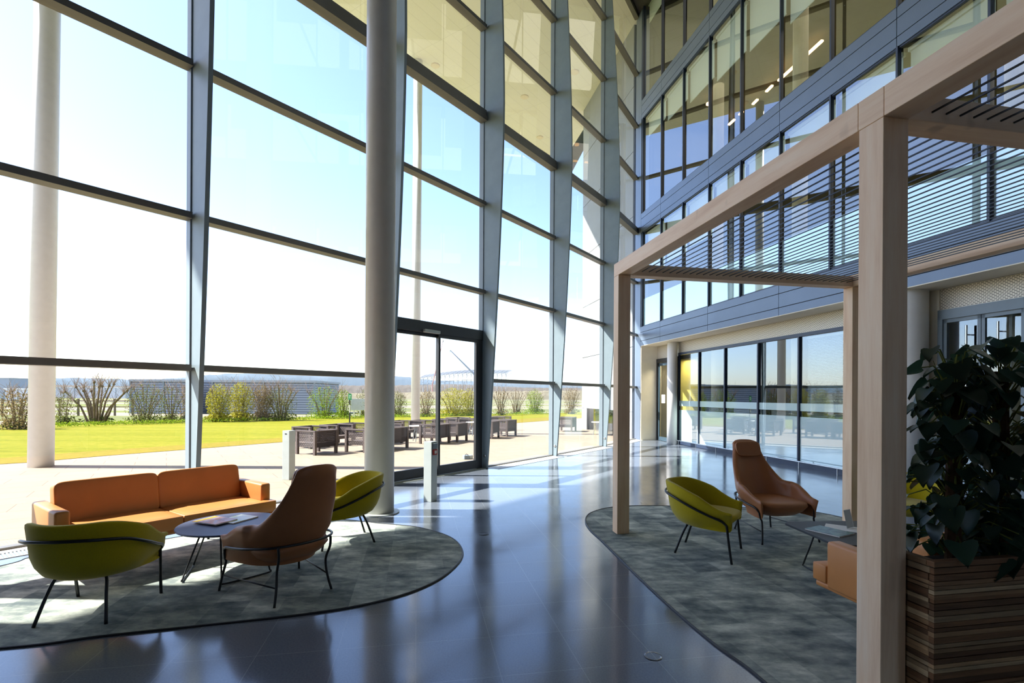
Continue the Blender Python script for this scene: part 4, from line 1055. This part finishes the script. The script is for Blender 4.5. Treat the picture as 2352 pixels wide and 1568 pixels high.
# ------------------------------------------------------------------ pollarded hedge, each shrub on its own
def quads(m, c, r, n, sz, rr, flat=1.):
    for _ in range(n):
        u = Vector((rr.gauss(0,1), rr.gauss(0,1), rr.gauss(0,1))).normalized()*(rr.random()**.4)
        p = Vector((c[0]+u.x*r[0], c[1]+u.y*r[1], c[2]+u.z*r[2]))
        if p.z < .02: p.z = rr.uniform(.02,.2)
        a = Vector((rr.gauss(0,1), rr.gauss(0,1), rr.gauss(0,1))).normalized(); b = a.orthogonal().normalized()
        s = sz*rr.uniform(.6,1.3)
        m.add([p-a*s, p+b*s*.5, p+a*s, p-b*s*.5], [(0,1,2,3)])
def shrub(px, py, wpx, top, kind, label, nst=9, twig=40, leaf=None, nl=500, seed=0, thick=.035, knob=True):
    p = G(px, py, -.03); s = p.y/F; rr = random.Random(seed+px); Wd = wpx*s/2; Ht = (py-top)*s
    q = thing(kind, label, 'shrub', (p.x,p.y,-.03), 0, 'pollarded shrubs along the far lawn edge')
    st = MB(); tw = MB(); kn = MB(); tips = []
    for k in range(nst):
        a = -1+2*(k+.5)/nst+rr.uniform(-.08,.08); yy = rr.uniform(-.5,.5)
        h = Ht*rr.uniform(.78,1.02)*(1-.18*abs(a)); b0 = Vector((a*Wd*.22, yy*Wd*.25, 0)); b2 = Vector((a*Wd*.95, yy*Wd*.8, h))
        b1 = b0.lerp(b2,.5)+Vector((-a*Wd*.12, 0, h*.05))
        st.tube([b0, b0.lerp(b1,.5)+Vector((rr.uniform(-.04,.04),0,0)), b1, b1.lerp(b2,.55), b2], [thick*.9, thick*.75, thick*.62, thick*.52, thick*.42], 6)
        if knob: kn.pillow(tuple(b2), thick*.95, thick*.95, thick*1.05, .8, 1., 8, 6)
        tips.append(b2)
    for k in range(int(twig*2.6)):
        b = rr.choice(tips); a = rr.uniform(-1,1); l = Ht*rr.uniform(.18,.5)
        if rr.random() < .35: b = b*rr.uniform(.45,.9)
        e = b+Vector((a*l*.7, rr.uniform(-.4,.4)*l, l*rr.uniform(.3,1.)))
        tw.tube([b, b.lerp(e,.5)+Vector((rr.uniform(-.05,.05),0,.04)), e], [.008,.006,.0035], 4)
    so_ = st.build('stems', M['bark'], q)
    if knob: kn.build('pollard_knobs', M['bark'], so_)
    if twig: tw.build('twigs', M['twig'], so_)
    if leaf:
        m = MB(); nl = int(nl*4.2); n1 = int(nl*.8)
        quads(m, (0,0,Ht*.50), (Wd*.95,Wd*.7,Ht*.50), n1, .040, rr); quads(m, (0,0,.25), (Wd*1.,Wd*.7,.3), nl-n1, .06, rr)
        m.build('leaves', leaf, q)
    m = MB(); quads(m, (0,0,.16), (Wd*.5,Wd*.45,.26), 130, .07, rr); m.build('base_growth', M['ivy'], q)
shrub(40,986,110,893,'pollard_shrub','tangled brown shrub out on the left, before the thick canopy pole',9,50,M['leaf_b'],500,1)
shrub(148,974,62,900,'young_shrub','low thin-stemmed shrub just right of the thick canopy pole',7,26,M['leaf_o'],160,2,.02,False)
shrub(220,973,150,872,'pollard_shrub','biggest bare pollard with thick fanned stems and long twigs',13,120,None,0,3,.068)
shrub(333,971,96,880,'pollard_shrub','greening pollard in front of the grey louvred shed, left of the first fin',12,40,M['leaf_o'],420,4,.03)
shrub(392,969,58,884,'pollard_shrub','narrow bare shrub with upright stems, second left of the first fin',9,26,M['leaf_o'],170,5,.028)
shrub(424,968,34,886,'young_shrub','small twiggy shrub hard against the left of the first fin',6,24,M['leaf_b'],110,6,.022,False)
shrub(502,969,60,880,'leafy_shrub','yellow-green leafy shrub just right of the first fin',10,20,M['leaf_y'],900,7,.03)
shrub(553,967,66,876,'leafy_shrub','tall pale yellow-green shrub, second right of the first fin',10,20,M['leaf_y'],950,8,.03)
shrub(603,966,52,882,'leafy_shrub','brownish dense shrub between the pale shrub and the dark pollard',10,30,M['leaf_b'],800,9,.025)
shrub(645,966,80,884,'pollard_shrub','dark-stemmed pollard with pinkish twigs above it',11,80,M['leaf_o'],420,10,.045)
shrub(745,961,86,886,'pollard_shrub','pollard with spread knobbly arms left of the green sign',9,36,M['leaf_g'],520,11,.04)
shrub(788,959,40,892,'leafy_shrub','bright green shrub right behind the green sign post',7,14,M['leaf_g'],420,12,.03)
shrub(838,957,50,892,'leafy_shrub','green shrub mostly hidden by the round column',7,10,M['leaf_o'],300,13,.03)
shrub(912,957,50,897,'leafy_shrub','olive shrub seen just right of the round column',10,24,M['leaf_o'],480,14,.03)
shrub(978,957,44,896,'pollard_shrub','stemmy shrub seen right of the second canopy pole',10,26,M['leaf_b'],280,15,.035)
shrub(1042,955,84,889,'leafy_shrub','largest bright yellow-green bush, in the right-hand door glass',11,20,M['leaf_y'],1300,16,.035)
shrub(1078,954,40,890,'leafy_shrub','yellow-green bush at the right door edge beside the largest bush',8,20,M['leaf_y'],560,17,.035)
shrub(1150,954,40,892,'pollard_shrub','dark ivy-footed pollard just right of the door fin',7,30,M['leaf_b'],200,18,.05)
shrub(1186,951,50,894,'pollard_shrub','row of upright bare stems right of the ivy-footed pollard',11,24,M['leaf_b'],120,19,.04)
shrub(1228,950,48,893,'leafy_shrub','fresh green leafy bush left of the third fin seen',9,14,M['leaf_g'],720,20,.035)
shrub(1312,951,40,890,'leafy_shrub','brownish bush beside the concrete wing of the building',10,30,M['leaf_b'],420,21,.03)
# low undergrowth along the hedge foot: nobody could count it
rr = random.Random(99); m = MB()
for a, b in zip(far[1:-1], far[2:]):
    for _ in range(420):
        p = a.lerp(b, rr.random()); quads(m, (p.x+rr.uniform(-.5,.5), p.y+rr.uniform(0,1.6), .10), (.25,.25,.13), 2, .045, rr)
o = m.build('undergrowth', M['leaf_g']); tag(o, 'bright low undergrowth along the foot of the shrubs', 'undergrowth', kind='stuff')
# ------------------------------------------------------------------ far buildings
def shed(name, label, x0, x1, ytop, ybase, Y, mat, depth=6., cat='building'):
    a = D(x0, ybase, Y); b = D(x1, ybase, Y); t = D(x0, ytop, Y).z
    q = thing(name, label, cat, ((a.x+b.x)/2, Y, -.05)); w_ = (b.x-a.x)/2
    MB().box(-w_, w_, 0, depth, 0, t).build('wall', mat, q)
    MB().box(-w_-.1, w_+.1, -.1, depth+.1, t, t+.18).build('roof', M['steel_far'] if mat != M['hay'] else M['white'], q)
    n = max(2, int(w_/1.6))
    for k in range(n+1):
        x = -w_+2*w_*k/n; MB().box(x-.06, x+.06, -.08, 0, 0, t).build('wall_post', M['frame'], q)
    return q
shed('louvred_shed', 'long grey louvred shed behind the shrubs left of the first fin', 300, 452, 874, 938, 42., M['louvre'])
shed('louvred_shed', 'grey louvred shed behind the yellow-green shrubs right of the first fin', 488, 722, 876, 938, 42.5, M['louvre'])
shed('far_barn', 'blue-grey barn far off at the left picture edge', -60, 22, 868, 905, 150., M['shedblue'], 12.)
shed('site_cabin', 'low white-roofed cabin left of the thick canopy pole', 10, 72, 893, 906, 95., M['hay'], 5.)
shed('site_cabin', 'long pale cabin row far behind the biggest bare pollard', 124, 290, 889, 897, 170., M['hay'], 8.)
# paddock rail
q = thing('paddock_fence', 'dark post and rail fence crossing the field behind the big pollard', 'fence', (0,0,0))
a = D(-40,925,36); b = D(305,925,38)
m = MB(); m.tube([(a.x,36,1.05),(b.x,38,1.05)], .035, 6); m.build('rail', M['bark'], q); m = MB(); m.tube([(a.x,36,.6),(b.x,38,.6)], .035, 6); m.build('rail', M['bark'], q)
for k in range(9):
    t = k/8; x = a.x+(b.x-a.x)*t; y = 36+2*t; MB().box(x-.05,x+.05,y-.05,y+.05,-.05,1.2).build('fence_post', M['bark'], q)
# steel skeleton of a hall and two cranes
q = thing('steel_skeleton', 'bare steel frame of a hall under construction far beyond the hedge', 'building', (0,0,0))
Y0 = 252.; n = 21
for k in range(n):
    t = k/(n-1); x0 = 962+(1162-962)*t; ridge_y = 862-12*math.sin(min(1,t*1.25)*PI*.62)
    a = D(x0, 893, Y0+10*t); e = D(x0+10, 862, Y0+30+10*t); tp = D(x0, ridge_y+6, Y0+10*t); tr = D(x0+14, ridge_y-1, Y0+30+10*t)
    m = MB(); m.tube([(a.x,a.y,0), tp], .17, 5); m.build('column', M['steel_far'], q)
    m = MB(); m.tube([tp, tr], .14, 5); lo = Vector(tp)-Vector((0,0,1.8)); lo2 = Vector(tr)-Vector((0,0,1.8)); m.tube([lo, lo2], .11, 5)
    for j in range(5):
        m.tube([tp.lerp(tr,j/5), lo.lerp(lo2,(j+.5)/5), tp.lerp(tr,(j+1)/5)], .08, 4)
    m.build('roof_truss', M['steel_far'], q)
for j in range(8):
    m = MB(); pts = []
    for k in range(n):
        t = k/(n-1); x0 = 962+(1162-962)*t; ridge_y = 862-12*math.sin(min(1,t*1.25)*PI*.62)
        tp = D(x0, ridge_y+6, Y0+10*t); tr = D(x0+14, ridge_y-1, Y0+30+10*t); pts.append(tp.lerp(tr, j/6.) if j < 7 else Vector(tp)-Vector((0,0,3.5)))
    m.tube(pts, .13, 5); m.build('purlin', M['steel_far'], q)
def crane(label, x0, y0, x1, y1, Y, mat, r):
    a = D(x0,y0,Y); b = D(x1,y1,Y); g = D(x0,900,Y); q = thing('crane', label, 'crane', (g.x,Y,0)); 
    a = a-Vector((g.x,Y,0)); b = b-Vector((g.x,Y,0))
    MB().tube([a, a.lerp(b,.5), b], [r, r*.8, r*.5], 6).build('boom', mat, q)
    MB().box(-2.5,2.5,-1.5,1.5,0,2.6).build('carrier', mat, q); MB().tube([(0,0,2.5), a], r*1.2, 6).build('mast', mat, q)
    MB().tube([b, b-Vector((0,0,1.2))], .12, 5).build('hoist_hook', M['black'], q)
crane('reddish lattice crane boom rising steeply above the steel frame', 993, 884, 1018, 780, 249., M['crane_red'], .26)
crane('grey telescopic crane boom slanting up to the left', 1090, 860, 1034, 804, 249.5, M['steel_far'], .5)
# ------------------------------------------------------------------ sun, sky, camera
SUN_EL, SUN_AZ = math.radians(45.6), math.radians(.6)
sd = Vector((-math.cos(SUN_EL)*math.cos(SUN_AZ), -math.cos(SUN_EL)*math.sin(SUN_AZ), math.sin(SUN_EL)))
L = bpy.data.lights.new('sun', 'SUN'); L.energy = 12.5; L.angle = math.radians(.6); L.color = (1.,.95,.88)
so = bpy.data.objects.new('sun', L); C.objects.link(so); so.rotation_euler = sd.to_track_quat('Z', 'Y').to_euler()
wd = bpy.data.worlds.new('sky'); bpy.context.scene.world = wd; wd.use_nodes = True; nt = wd.node_tree; nt.nodes.clear()
sk = nt.nodes.new('ShaderNodeTexSky'); sk.sky_type = 'NISHITA'; sk.sun_disc = False; sk.sun_elevation = SUN_EL
sk.sun_rotation = math.atan2(sd.x, sd.y); sk.air_density = 1.; sk.dust_density = .7; sk.ozone_density = 1.
bg = nt.nodes.new('ShaderNodeBackground'); bg.inputs[1].default_value = SKY if 'SKY' in globals() else .34
wo_ = nt.nodes.new('ShaderNodeOutputWorld'); mt = nt.nodes.new('ShaderNodeMix'); mt.data_type = 'RGBA'; mt.blend_type = 'MULTIPLY'; mt.inputs[0].default_value = 1.; mt.inputs[7].default_value = (.93,.95,1.09,1)
nt.links.new(sk.outputs[0], mt.inputs[6]); nt.links.new(mt.outputs[2], bg.inputs[0]); nt.links.new(bg.outputs[0], wo_.inputs[0])
cam = bpy.data.cameras.new('camera'); cam.sensor_width = 36.; cam.lens = 18.; cam.shift_y = (YH-784.)/2352.; cam.clip_start = .05; cam.clip_end = 3000.
co = bpy.data.objects.new('camera', cam); C.objects.link(co)
cr, sr = math.cos(RHO), math.sin(RHO)
co.matrix_world = Matrix(((cr,-sr,0,0),(0,0,-1,0),(sr,cr,0,EYE),(0,0,0,1)))
sc = bpy.context.scene; sc.camera = co
sc.view_settings.view_transform = 'Standard'; sc.view_settings.look = 'None'; sc.view_settings.gamma = 1.; sc.view_settings.exposure = .38
sc.view_settings.use_curve_mapping = False
sc.cycles.use_denoising = True; sc.cycles.max_bounces = 10; sc.cycles.diffuse_bounces = 5; sc.cycles.glossy_bounces = 4
sc.cycles.transparent_max_bounces = 24; sc.cycles.sample_clamp_indirect = 8.; sc.cycles.caustics_reflective = False; sc.cycles.caustics_refractive = False
